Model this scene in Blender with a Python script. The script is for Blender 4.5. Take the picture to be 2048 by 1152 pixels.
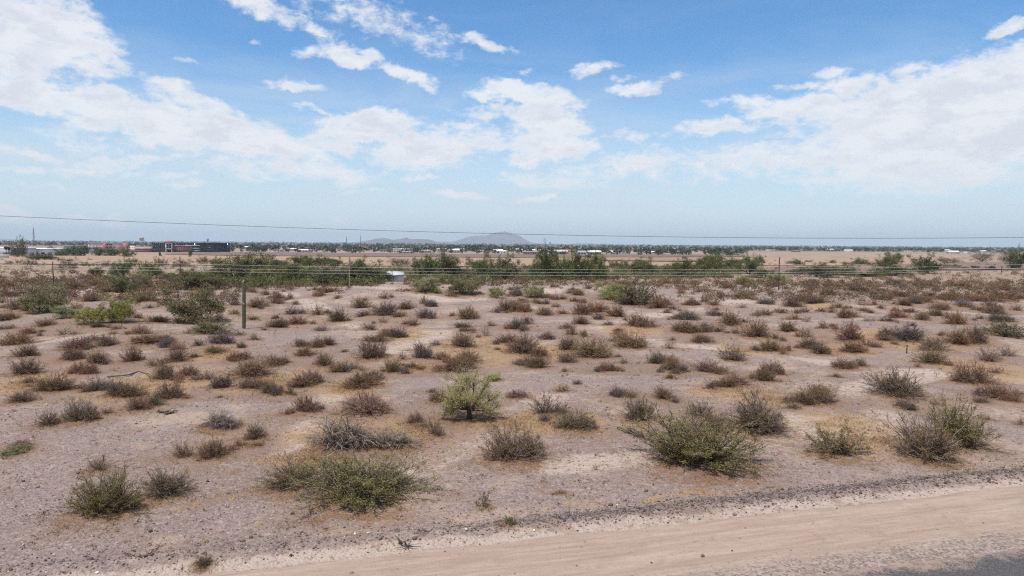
import bpy, math
import numpy as np
from mathutils import Matrix, Vector

for o in list(bpy.data.objects):
    bpy.data.objects.remove(o)
scene = bpy.context.scene
COL = scene.collection
R = math.radians

# ------------------------------------------------------------------ camera
F = 1384.0                      # focal length in photograph pixels (2048 wide)
CAM_Z = 9.0
PITCH, ROLL = math.atan((576 - 487.0) / F), R(0.40)
fw = np.array([0, math.cos(PITCH), -math.sin(PITCH)])
rt0 = np.array([1.0, 0, 0])
up0 = np.cross(rt0, fw)
rt = math.cos(ROLL) * rt0 + math.sin(ROLL) * up0
up = -math.sin(ROLL) * rt0 + math.cos(ROLL) * up0
cam_d = bpy.data.cameras.new('camera')
cam_d.sensor_width = 36.0
cam_d.lens = 36.0 * F / 2048.0
cam_d.clip_start, cam_d.clip_end = 0.5, 90000
cam = bpy.data.objects.new('camera', cam_d)
COL.objects.link(cam)
cam.matrix_world = Matrix(((rt[0], up[0], -fw[0], 0), (rt[1], up[1], -fw[1], 0), (rt[2], up[2], -fw[2], CAM_Z), (0, 0, 0, 1)))
scene.camera = cam

def ray(px, py):
    d = fw * F + rt * (px - 1024.0) + up * (576.0 - py)
    return d / np.linalg.norm(d)

# ------------------------------------------------------------------ light and exposure
SUN_AZ, SUN_EL = R(-140.0), R(68.0)      # azimuth from +Y, positive towards +X
sun_dir = Vector((math.sin(SUN_AZ) * math.cos(SUN_EL), math.cos(SUN_AZ) * math.cos(SUN_EL), math.sin(SUN_EL)))
sd = bpy.data.lights.new('sun', 'SUN')
sd.energy, sd.angle, sd.color = 5.0, R(2.5), (1.0, 0.945, 0.87)
sun = bpy.data.objects.new('sun', sd)
COL.objects.link(sun)
sun.rotation_euler = sun_dir.to_track_quat('Z', 'Y').to_euler()
scene.view_settings.view_transform = 'Standard'
scene.view_settings.look = 'None'
scene.view_settings.gamma = 1.0
scene.view_settings.use_curve_mapping = False
scene.view_settings.exposure = 0.0
cy = scene.cycles
cy.use_denoising = False
cy.pixel_filter_type = 'BLACKMAN_HARRIS'
cy.filter_width = 1.2
cy.max_bounces, cy.diffuse_bounces, cy.glossy_bounces = 5, 3, 2
cy.transmission_bounces, cy.transparent_max_bounces, cy.volume_bounces = 2, 4, 0
cy.use_adaptive_sampling = True
cy.adaptive_threshold = 0.006
cy.caustics_reflective = cy.caustics_refractive = False

# ------------------------------------------------------------------ world: sky with clouds
class NT:
    """small node helper"""
    def __init__(s, tree):
        s.t = tree; s.n = tree.nodes; s.l = tree.links
    def _in(s, sock, v):
        if hasattr(v, 'is_linked') or isinstance(v, bpy.types.NodeSocket): s.l.new(v, sock)
        elif v is not None: sock.default_value = v
    def math(s, op, a, b=None, c=None, clamp=False):
        n = s.n.new('ShaderNodeMath'); n.operation = op; n.use_clamp = clamp
        for i, v in enumerate((a, b, c)):
            if v is not None: s._in(n.inputs[i], v)
        return n.outputs[0]
    def vmath(s, op, a, b=None, scale=None):
        n = s.n.new('ShaderNodeVectorMath'); n.operation = op
        s._in(n.inputs[0], a)
        if b is not None: s._in(n.inputs[1], b)
        if scale is not None: s._in(n.inputs['Scale'], scale)
        return n.outputs['Value'] if op in ('LENGTH', 'DOT_PRODUCT', 'DISTANCE') else n.outputs['Vector']
    def noise(s, vec, scale, detail=5, rough=0.55, distort=0.0, dims='3D', lac=2.0):
        n = s.n.new('ShaderNodeTexNoise'); n.noise_dimensions = dims
        if vec is not None: s.l.new(vec, n.inputs['Vector'])
        n.inputs['Scale'].default_value = scale; n.inputs['Detail'].default_value = detail
        n.inputs['Roughness'].default_value = rough; n.inputs['Distortion'].default_value = distort
        n.inputs['Lacunarity'].default_value = lac
        return n.outputs['Fac'], n.outputs['Color']
    def voro(s, vec, scale, feature='F1', rand=1.0):
        n = s.n.new('ShaderNodeTexVoronoi'); n.feature = feature
        if vec is not None: s.l.new(vec, n.inputs['Vector'])
        n.inputs['Scale'].default_value = scale; n.inputs['Randomness'].default_value = rand
        return n.outputs['Distance'], n.outputs['Color']
    def ramp(s, v, lo, hi, a=0.0, b=1.0, smooth=True):
        n = s.n.new('ShaderNodeMapRange'); n.interpolation_type = 'SMOOTHSTEP' if smooth else 'LINEAR'
        s._in(n.inputs['Value'], v)
        for i, x in zip((1, 2, 3, 4), (lo, hi, a, b)): s._in(n.inputs[i], x)
        return n.outputs[0]
    def mix(s, f, a, b, mode='MIX'):
        n = s.n.new('ShaderNodeMix'); n.data_type = 'RGBA'; n.blend_type = mode
        s._in(n.inputs[0], f); s._in(n.inputs[6], a); s._in(n.inputs[7], b)
        return n.outputs[2]
    def sep(s, v):
        n = s.n.new('ShaderNodeSeparateXYZ'); s.l.new(v, n.inputs[0]); return n.outputs
    def comb(s, x, y, z):
        n = s.n.new('ShaderNodeCombineXYZ')
        for i, v in enumerate((x, y, z)): s._in(n.inputs[i], v)
        return n.outputs[0]
    def attr(s, name):
        n = s.n.new('ShaderNodeAttribute'); n.attribute_name = name; return n.outputs['Fac']
    def mapping(s, v, scale=(1, 1, 1), rot=(0, 0, 0), loc=(0, 0, 0), typ='POINT'):
        n = s.n.new('ShaderNodeMapping'); n.vector_type = typ; s.l.new(v, n.inputs['Vector'])
        n.inputs['Location'].default_value = loc; n.inputs['Rotation'].default_value = rot; n.inputs['Scale'].default_value = scale
        return n.outputs[0]

def C4(c): return (c[0], c[1], c[2], 1.0)

world = bpy.data.worlds.new('World')
scene.world = world
world.use_nodes = True
W = NT(world.node_tree)
W.n.clear()
sky = W.n.new('ShaderNodeTexSky')
sky.sky_type = 'NISHITA'
sky.sun_disc = False
sky.sun_elevation = SUN_EL
sky.sun_rotation = SUN_AZ
sky.altitude = 400
sky.air_density, sky.dust_density, sky.ozone_density = 1.0, 0.35, 1.0
SKY_STRENGTH = 0.125
tc = W.n.new('ShaderNodeTexCoord').outputs['Generated']
dx, dy, dz = W.sep(tc)
az = W.math('ARCTAN2', dx, dy)
hyp = W.math('SQRT', W.math('ADD', W.math('MULTIPLY', dx, dx), W.math('MULTIPLY', dy, dy)))
el = W.math('ARCTAN2', dz, hyp)
P = W.comb(az, el, 0.0)
# bright cumulus and soft sheets: centre, radii and tilt of every cloud in view, as directions (from photograph pixels)
CLOUDS = '''60 65 180 85 8 1.2;20 120 130 40 0 1.0;170 120 80 38 18 .8;130 40 80 45 0 .9;225 148 40 10 10 .55
60 185 120 34 8 1.15;200 215 150 44 10 1.3;330 245 160 48 10 1.35;460 268 140 46 8 1.25;570 292 110 30 8 1.1;350 188 80 24 18 1.0;420 208 60 18 16 .8;130 240 130 40 20 .5
740 255 115 36 -2 1.3;860 300 120 40 -6 1.25;950 275 80 36 -8 .8;680 282 70 20 6 .8;620 335 170 26 2 .8;700 345 90 18 0 .6;450 330 120 16 0 .35
1060 190 110 24 4 1.25;1105 212 70 24 -10 1.05;1095 250 85 34 0 1.15;1110 290 110 24 5 1.1;1050 315 70 20 -4 .9;960 195 50 12 8 .7;985 228 70 14 0 .5
1185 138 55 17 -6 .8;1278 180 52 13 -3 .8;1330 168 50 9 -6 .4;1240 160 24 7 0 .4;968 86 70 12 12 .45;1050 147 45 6 0 .4
695 120 66 24 6 1.15;645 82 40 18 25 .62;810 155 70 20 14 1.15;855 178 30 10 30 .6;630 115 60 12 0 .5;525 18 80 24 18 .8;720 30 170 44 14 .42;830 85 90 22 20 .34;515 95 18 8 10 .45
590 172 60 10 5 .7;625 214 60 6 8 .55;375 125 26 6 5 .3;540 175 40 6 0 .35
1880 225 330 95 -4 1.4;2000 150 110 46 -8 1.3;1760 215 150 46 -8 1.25;1600 215 150 34 0 1.0;1500 205 90 12 0 .6;1690 168 66 22 -4 1.0;1600 165 70 12 0 .6;1655 142 50 14 0 .8;1415 262 68 18 -6 1.0;1820 150 80 14 -8 .5;1990 260 260 90 0 1.3;1780 290 300 66 0 1.05;1800 342 330 42 0 .62;1480 330 210 30 0 .5;1560 310 260 40 -6 .7;1460 260 80 12 0 .5;1560 245 60 10 0 .5
2015 66 52 13 -12 .85;1290 270 90 9 0 .45;1270 318 110 24 0 .6;1180 340 90 22 0 .4;1080 360 120 18 2 .55
930 394 58 10 0 .85;1065 397 48 9 0 .7;845 354 36 7 0 .5;240 315 120 16 -3 .6;335 310 100 10 -3 .5;60 300 90 12 6 .5;60 335 110 10 0 .4;160 330 60 10 0 .5;345 352 60 9 0 .5;385 371 50 8 0 .5;260 340 60 8 -3 .4;100 366 60 6 0 .35;520 355 70 12 0 .4;730 378 40 6 0 .35;700 362 60 7 0 .35
20 425 60 22 10 .55;245 432 44 16 0 .45;675 442 36 16 0 .42;160 432 40 10 0 .35'''
wn, wc = W.noise(P, 5.0, 3, 0.55)
wn2, wc2 = W.noise(P, 22.0, 4, 0.6)
warp = W.vmath('ADD', W.vmath('SCALE', W.vmath('SUBTRACT', wc, (0.5, 0.5, 0.5)), scale=0.045), W.vmath('SCALE', W.vmath('SUBTRACT', wc2, (0.5, 0.5, 0.5)), scale=0.035))
Pw = W.vmath('ADD', P, warp)
acc = None
for ci, row in enumerate(CLOUDS.replace('\n', ';').split(';')):
    if ci % 6 == 5:            # keeps the evaluation order of this long chain sequential
        Pw = W.vmath('ADD', Pw, W.vmath('SCALE', W.comb(acc, acc, acc), scale=1e-7))
    cx, cyy, rx, ry, ro, st = map(float, row.split())
    d = ray(cx, cyy)
    a0, e0 = math.atan2(d[0], d[1]), math.atan2(d[2], math.hypot(d[0], d[1]))
    m = W.mapping(Pw, scale=(rx * 1.03 / F * math.cos(a0) ** 2, ry * 1.03 / F * math.cos(a0), 1.0), rot=(0, 0, -R(ro)), loc=(a0, e0, 0), typ='TEXTURE')
    v = W.math('MULTIPLY_ADD', W.vmath('DOT_PRODUCT', m, m), -st, st)
    acc = v if acc is None else W.math('SMOOTH_MAX', acc, v, 0.25)
fn, _ = W.noise(W.mapping(P, scale=(1.0, 1.9, 1.0)), 36.0, 7, 0.66, 0.25)
fn2, _ = W.noise(W.mapping(P, scale=(1.0, 2.4, 1.0), loc=(3.1, 1.7, 0)), 9.0, 5, 0.6, 0.5)
dens = W.math('ADD', acc, W.math('ADD', W.math('MULTIPLY_ADD', fn, 2.3, -1.15), W.math('MULTIPLY_ADD', fn2, 1.6, -0.84)))
cover = W.ramp(dens, -0.14, 0.84)
thick = W.ramp(dens, 0.25, 1.3)
rel_s = (1.0, 2.2, 1.0)
ra, _ = W.noise(W.mapping(P, scale=rel_s, loc=(1.3, 9.1, 0)), 15.0, 5, 0.6)
rb, _ = W.noise(W.mapping(P, scale=rel_s, loc=(1.285, 9.148, 0)), 15.0, 5, 0.6)
relief = W.ramp(W.math('SUBTRACT', ra, rb), -0.11, 0.10)          # billows lit from above, greyer below
hs = W.n.new('ShaderNodeHueSaturation')
hs.inputs['Saturation'].default_value = 1.22
W.l.new(W.vmath('SCALE', sky.outputs[0], scale=SKY_STRENGTH), hs.inputs['Color'])
sky_c = W.mix(1.0, hs.outputs[0], (0.90, 1.14, 1.26, 1), 'MULTIPLY')     # clear desert blue
low = W.ramp(el, 0.0, 0.27, 0.72, 0.0)                     # milky air low over the plain
sky_c = W.mix(low, sky_c, (0.70, 0.79, 0.87, 1))
# thin high veil, denser towards the horizon
veil_n, _ = W.noise(W.mapping(P, scale=(1.0, 4.0, 1.0), loc=(7, 2, 0)), 4.0, 6, 0.62, 0.6)
veil = W.math('MULTIPLY', W.ramp(veil_n, 0.36, 0.72), W.ramp(el, 0.02, 0.32, 0.70, 0.06))
CL = W.mix(W.math('MULTIPLY', thick, relief, clamp=True), (0.90, 0.915, 0.945, 1), (0.75, 0.785, 0.85, 1))
c1 = W.mix(veil, sky_c, (0.70, 0.78, 0.86, 1))
c2 = W.mix(W.math('MULTIPLY', cover, 0.92), c1, CL)
bg = W.n.new('ShaderNodeBackground')
W.l.new(c2, bg.inputs['Color'])
# round the rest of the horizon and overhead the same kind of broken cloud goes on
gn, _ = W.noise(W.mapping(P, scale=(1.0, 2.2, 1)), 3.2, 6, 0.6)
c3 = W.mix(W.ramp(gn, 0.47, 0.60, 0.04, 0.88), sky_c, (0.86, 0.885, 0.93, 1))
bg2 = W.n.new('ShaderNodeBackground')
W.l.new(c3, bg2.inputs['Color'])
outside = W.math('MAXIMUM', W.ramp(W.math('ABSOLUTE', az), 0.68, 0.78), W.ramp(el, 0.38, 0.46))
mxs = W.n.new('ShaderNodeMixShader')
W.l.new(outside, mxs.inputs[0]); W.l.new(bg.outputs[0], mxs.inputs[1]); W.l.new(bg2.outputs[0], mxs.inputs[2])
wo = W.n.new('ShaderNodeOutputWorld')
W.l.new(mxs.outputs[0], wo.inputs[0])
world.cycles.sampling_method = 'MANUAL'
world.cycles.sample_map_resolution = 512

# ------------------------------------------------------------------ helpers
rng = np.random.default_rng(7)

def ss(a, b, x):
    t = np.clip((np.asarray(x, float) - a) / (b - a), 0, 1)
    return t * t * (3 - 2 * t)

def hash2(ix, iy, seed):
    h = (ix.astype(np.int64) * 374761393 + iy.astype(np.int64) * 668265263 + seed * 982451653) & 0x7fffffff
    h = ((h ^ (h >> 13)) * 1274126177) & 0x7fffffff
    h = h ^ (h >> 16)
    return (h & 0xffff) / 65535.0

def vnoise(x, y, seed=0):
    ix, iy = np.floor(x), np.floor(y)
    fx, fy = x - ix, y - iy
    fx, fy = fx * fx * (3 - 2 * fx), fy * fy * (3 - 2 * fy)
    a, b = hash2(ix, iy, seed), hash2(ix + 1, iy, seed)
    c, d = hash2(ix, iy + 1, seed), hash2(ix + 1, iy + 1, seed)
    return (a + (b - a) * fx) * (1 - fy) + (c + (d - c) * fx) * fy

def fbm(x, y, seed=0, octv=4):
    s, a, t = 0, 1.0, 0
    for i in range(octv):
        s = s + a * (vnoise(x * 2 ** i + 17.3 * i, y * 2 ** i - 9.1 * i, seed + i) - 0.5); t += a; a *= 0.5
    return s / t

ROAD_P, ROAD_A = np.array([-7.34, 18.68]), R(15.0)
RU, RN = np.array([math.cos(ROAD_A), math.sin(ROAD_A)]), np.array([-math.sin(ROAD_A), math.cos(ROAD_A)])

def road_d(x, y):
    return (x - ROAD_P[0]) * RN[0] + (y - ROAD_P[1]) * RN[1]
def road_u(x, y):
    return (x - ROAD_P[0]) * RU[0] + (y - ROAD_P[1]) * RU[1]

def height(x, y):
    x, y = np.asarray(x, float), np.asarray(y, float)
    z = -6.0 * ss(130, 900, y) - 0.9 * ss(125, 165, y) * (1 - ss(190, 330, y)) + 0.0 * x
    if y.min() < 335 and y.max() > 12:
        amp = ss(26, 60, y) * (1 - 0.75 * ss(140, 230, y)) * (1 - ss(230, 330, y))
        n = fbm(x / 26.0 + 3.7, y / 19.0, 5, 4)
        n = np.where(n > 0, n * 1.1, n * 0.8)
        z = z + amp * 2.6 * n
        if y.min() < 300: z = z + 0.10 * fbm(x / 3.0, y / 3.0, 21, 3) * (0.3 + 0.7 * ss(24, 40, y)) * (1 - ss(120, 300, y))
    d = road_d(x, y)
    if d.min() < 4.5 and d.max() > -7:
        u = road_u(x, y)
        wob = d + 0.7 * fbm(u / 9.0, u * 0 + 2.2, 31, 2)
        berm = 0.20 * np.exp(-((wob - 0.9) / 0.50) ** 2) * (0.75 + 0.9 * fbm(x * 1.1, y * 1.1, 41, 3))
        rut = 0.0
        for dc, sg, am in ((-0.9, .20, .06), (-1.5, .14, .03), (-2.45, .22, .07), (-3.0, .13, .03), (2.1, .2, .02)):
            rut = rut - am * np.exp(-((d - dc - 0.25 * fbm(u / 12.0, u * 0 + dc, 51, 2)) / sg) ** 2)
        z = z + (berm + rut) * (np.abs(u) < 400)
    return z

def at(px, py):
    """the point of the ground seen at a photograph pixel"""
    d = ray(px, py)
    if d[2] > -1e-5: d[2] = -1e-5
    # below flat ground at the deepest level nothing is hidden: start where the ray first comes near the relief
    lo = max(12.0, (CAM_Z - 1.6) / -d[2]); hi = min(60000.0, (CAM_Z + 9.0) / -d[2])
    for n in ((40, 12) if hi < 420 else (12, 8)):
        T_ = np.linspace(lo, hi, n)
        g = CAM_Z + d[2] * T_ - height(d[0] * T_, d[1] * T_)
        i = max(1, int(np.argmax(g < 0))) if (g < 0).any() else n - 1
        lo, hi = T_[i - 1], T_[i]
    t = lo + (hi - lo) * np.clip(g[i - 1] / (g[i - 1] - g[i] + 1e-9), 0, 1)
    x, y = d[0] * t, d[1] * t
    return np.array([x, y, float(height(x, y))])
def pxm(p, n): return n / F * float(np.dot(np.asarray(p) - np.array([0, 0, CAM_Z]), fw))
def to_px(p):
    q = np.asarray(p, float) - np.array([0, 0, CAM_Z])
    zc = float(q @ fw)
    return 1024 + F * float(q @ rt) / zc, 576 - F * float(q @ up) / zc

def tag(o, label=None, cat=None, group=None, kind=None):
    if label: o['label'] = label
    if cat: o['category'] = cat
    if group: o['group'] = group
    if kind: o['kind'] = kind
    return o
def link(name, data, parent=None, loc=None):
    o = bpy.data.objects.new(name, data)
    COL.objects.link(o)
    if parent is not None: o.parent = parent
    if loc is not None: o.location = tuple(float(v) for v in loc)
    return o
def empty(name, loc, rz=0.0):
    o = link(name, None, None, loc)
    o.rotation_euler = (0, 0, rz)
    o.empty_display_size = 0.2
    return o

class MB:
    """collects triangles, quads, tubes and boxes and links them as one mesh"""
    def __init__(s): s.v, s.f, s.m, s.a, s.nv = [], [], [], [], 0
    def add(s, v, f, mat=0, a=None):
        v = np.asarray(v, float).reshape(-1, 3); f = np.asarray(f, np.int64)
        s.v.append(v); s.f.append(f + s.nv); s.m.append(np.full(len(f), mat, np.int32))
        s.a.append(np.full(len(v), 0.5) if a is None else np.broadcast_to(np.asarray(a, float), (len(v),)).copy())
        s.nv += len(v)
        return s
    def box(s, x0, x1, y0, y1, z0, z1, mat=0, a=None):
        v = [(x, y, z) for z in (z0, z1) for y in (y0, y1) for x in (x0, x1)]
        return s.add(v, [(0, 2, 3, 1), (4, 5, 7, 6), (0, 1, 5, 4), (2, 6, 7, 3), (0, 4, 6, 2), (1, 3, 7, 5)], mat, a)
    def tubes(s, P, Rr, sides=3, mat=0, a=None):
        """P (n,k,3) polylines, Rr (n,k) radii"""
        P = np.asarray(P, float); Rr = np.asarray(Rr, float)
        n, k, _ = P.shape
        t = np.gradient(P, axis=1); t /= np.linalg.norm(t, axis=2, keepdims=True) + 1e-9
        ref = np.where(np.abs(t[..., 2:3]) > 0.9, np.array([1.0, 0, 0]), np.array([0, 0, 1.0]))
        A = np.cross(t, ref); A /= np.linalg.norm(A, axis=2, keepdims=True) + 1e-9
        B = np.cross(t, A)
        th = np.arange(sides) * 2 * math.pi / sides
        V = P[:, :, None, :] + Rr[:, :, None, None] * (A[:, :, None, :] * np.cos(th)[None, None, :, None] + B[:, :, None, :] * np.sin(th)[None, None, :, None])
        idx = np.arange(n * k * sides).reshape(n, k, sides)
        nx = np.roll(idx, -1, axis=2)
        q = np.stack([idx[:, :-1], nx[:, :-1], nx[:, 1:], idx[:, 1:]], axis=-1).reshape(-1, 4)
        av = None if a is None else np.repeat(np.asarray(a, float), k * sides)
        return s.add(V.reshape(-1, 3), q, mat, av)
    def leaves(s, C, L, Wd, r, mat=0, a=None, bias=None):
        """random triangles at centres C with lengths L and widths Wd"""
        n = len(C)
        A = r.normal(size=(n, 3))
        if bias is not None: A = A + bias
        A /= np.linalg.norm(A, axis=1, keepdims=True) + 1e-9
        B = np.cross(A, r.normal(size=(n, 3))); B /= np.linalg.norm(B, axis=1, keepdims=True) + 1e-9
        L = np.broadcast_to(L, (n,))[:, None]; Wd = np.broadcast_to(Wd, (n,))[:, None]
        V = np.stack([C - A * L * .5 - B * Wd * .5, C - A * L * .3 + B * Wd * .5, C + A * L * .5], axis=1)
        av = r.random(n) if a is None else a
        return s.add(V.reshape(-1, 3), np.arange(3 * n).reshape(n, 3), mat, np.repeat(av, 3))
    def mesh(s, name, mats, smooth=False, fit=None):
        me = bpy.data.meshes.new(name)
        V = np.concatenate(s.v)
        if fit is not None: V = V * np.asarray(fit)
        nl = [np.full(len(f), f.shape[1], np.int32) for f in s.f]
        loops = np.concatenate([f.ravel() for f in s.f]).astype(np.int32)
        tot = np.concatenate(nl)
        me.vertices.add(len(V)); me.vertices.foreach_set('co', V.astype(np.float32).ravel())
        me.loops.add(len(loops)); me.loops.foreach_set('vertex_index', loops)
        me.polygons.add(len(tot))
        me.polygons.foreach_set('loop_start', (np.cumsum(tot) - tot).astype(np.int32))
        me.polygons.foreach_set('loop_total', tot)
        me.polygons.foreach_set('material_index', np.concatenate(s.m))
        if smooth: me.polygons.foreach_set('use_smooth', np.ones(len(tot), bool))
        at_ = me.attributes.new('v', 'FLOAT', 'POINT')
        at_.data.foreach_set('value', np.concatenate(s.a).astype(np.float32))
        for m in (mats if isinstance(mats, (list, tuple)) else [mats]): me.materials.append(m)
        me.update(calc_edges=True)
        return me

# ------------------------------------------------------------------ materials
def new_mat(name):
    m = bpy.data.materials.new(name); m.use_nodes = True
    N = NT(m.node_tree); N.n.clear()
    out = N.n.new('ShaderNodeOutputMaterial')
    return m, N, out
def principled(N, out, col, rough=0.85, bump=None, bump_d=0.02, bump_s=0.5, metal=0.0, spec=0.3):
    b = N.n.new('ShaderNodeBsdfPrincipled')
    N._in(b.inputs['Base Color'], col if not isinstance(col, tuple) else C4(col))
    N._in(b.inputs['Roughness'], rough); b.inputs['Metallic'].default_value = metal
    b.inputs['Specular IOR Level'].default_value = spec
    if bump is not None:
        bn = N.n.new('ShaderNodeBump'); bn.inputs['Strength'].default_value = bump_s; bn.inputs['Distance'].default_value = bump_d
        N.l.new(bump, bn.inputs['Height']); N.l.new(bn.outputs[0], b.inputs['Normal'])
    N.l.new(b.outputs[0], out.inputs[0])
    return b
def obj_random(N):
    return N.n.new('ShaderNodeObjectInfo').outputs['Random']
def pos(N): return N.n.new('ShaderNodeNewGeometry').outputs['Position']

def plain(name, col, rough=0.8, var=0.12, scale=1.5, metal=0.0, spec=0.3):
    """painted or bare surface with slight blotchy wear"""
    m, N, out = new_mat(name)
    n1, _ = N.noise(pos(N), scale, 5, 0.6)
    c = N.mix(N.ramp(n1, 0.3, 0.7), C4([x * (1 - var) for x in col]), C4([min(1, x * (1 + var)) for x in col]))
    principled(N, out, c, rough, metal=metal, spec=spec)
    return m
def leaf_mat(name, a, b, c=None, obj_var=0.25, trans=0.25):
    """foliage or twig colour, varied leaf by leaf (attribute v) and plant by plant"""
    m, N, out = new_mat(name)
    v = N.attr('v')
    col = N.mix(N.ramp(v, 0.1, 0.9, smooth=False), C4(a), C4(b))
    if c is not None: col = N.mix(N.ramp(v, 0.80, 0.90), col, C4(c))
    rnd = obj_random(N)
    k = N.ramp(rnd, 0, 1, 1 - obj_var, 1 + obj_var, smooth=False)
    h2 = N.math('FRACT', N.math('MULTIPLY', rnd, 7.31))                 # some plants strawy, some greyer, some rusty
    kg = N.math('MULTIPLY', k, N.ramp(h2, 0, 1, 1 - .35 * obj_var, 1 + .35 * obj_var, smooth=False))
    kb = N.math('MULTIPLY', k, N.ramp(N.math('FRACT', N.math('MULTIPLY', rnd, 23.7)), 0, 1, 1 - .7 * obj_var, 1 + .7 * obj_var, smooth=False))
    col = N.mix(1.0, col, N.comb(k, kg, kb), 'MULTIPLY')
    d = N.n.new('ShaderNodeBsdfDiffuse'); N.l.new(col, d.inputs[0])
    t = N.n.new('ShaderNodeBsdfTranslucent'); N.l.new(col, t.inputs[0])
    mx = N.n.new('ShaderNodeMixShader'); mx.inputs[0].default_value = trans
    N.l.new(d.outputs[0], mx.inputs[1]); N.l.new(t.outputs[0], mx.inputs[2])
    N.l.new(mx.outputs[0], out.inputs[0])
    return m

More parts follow.
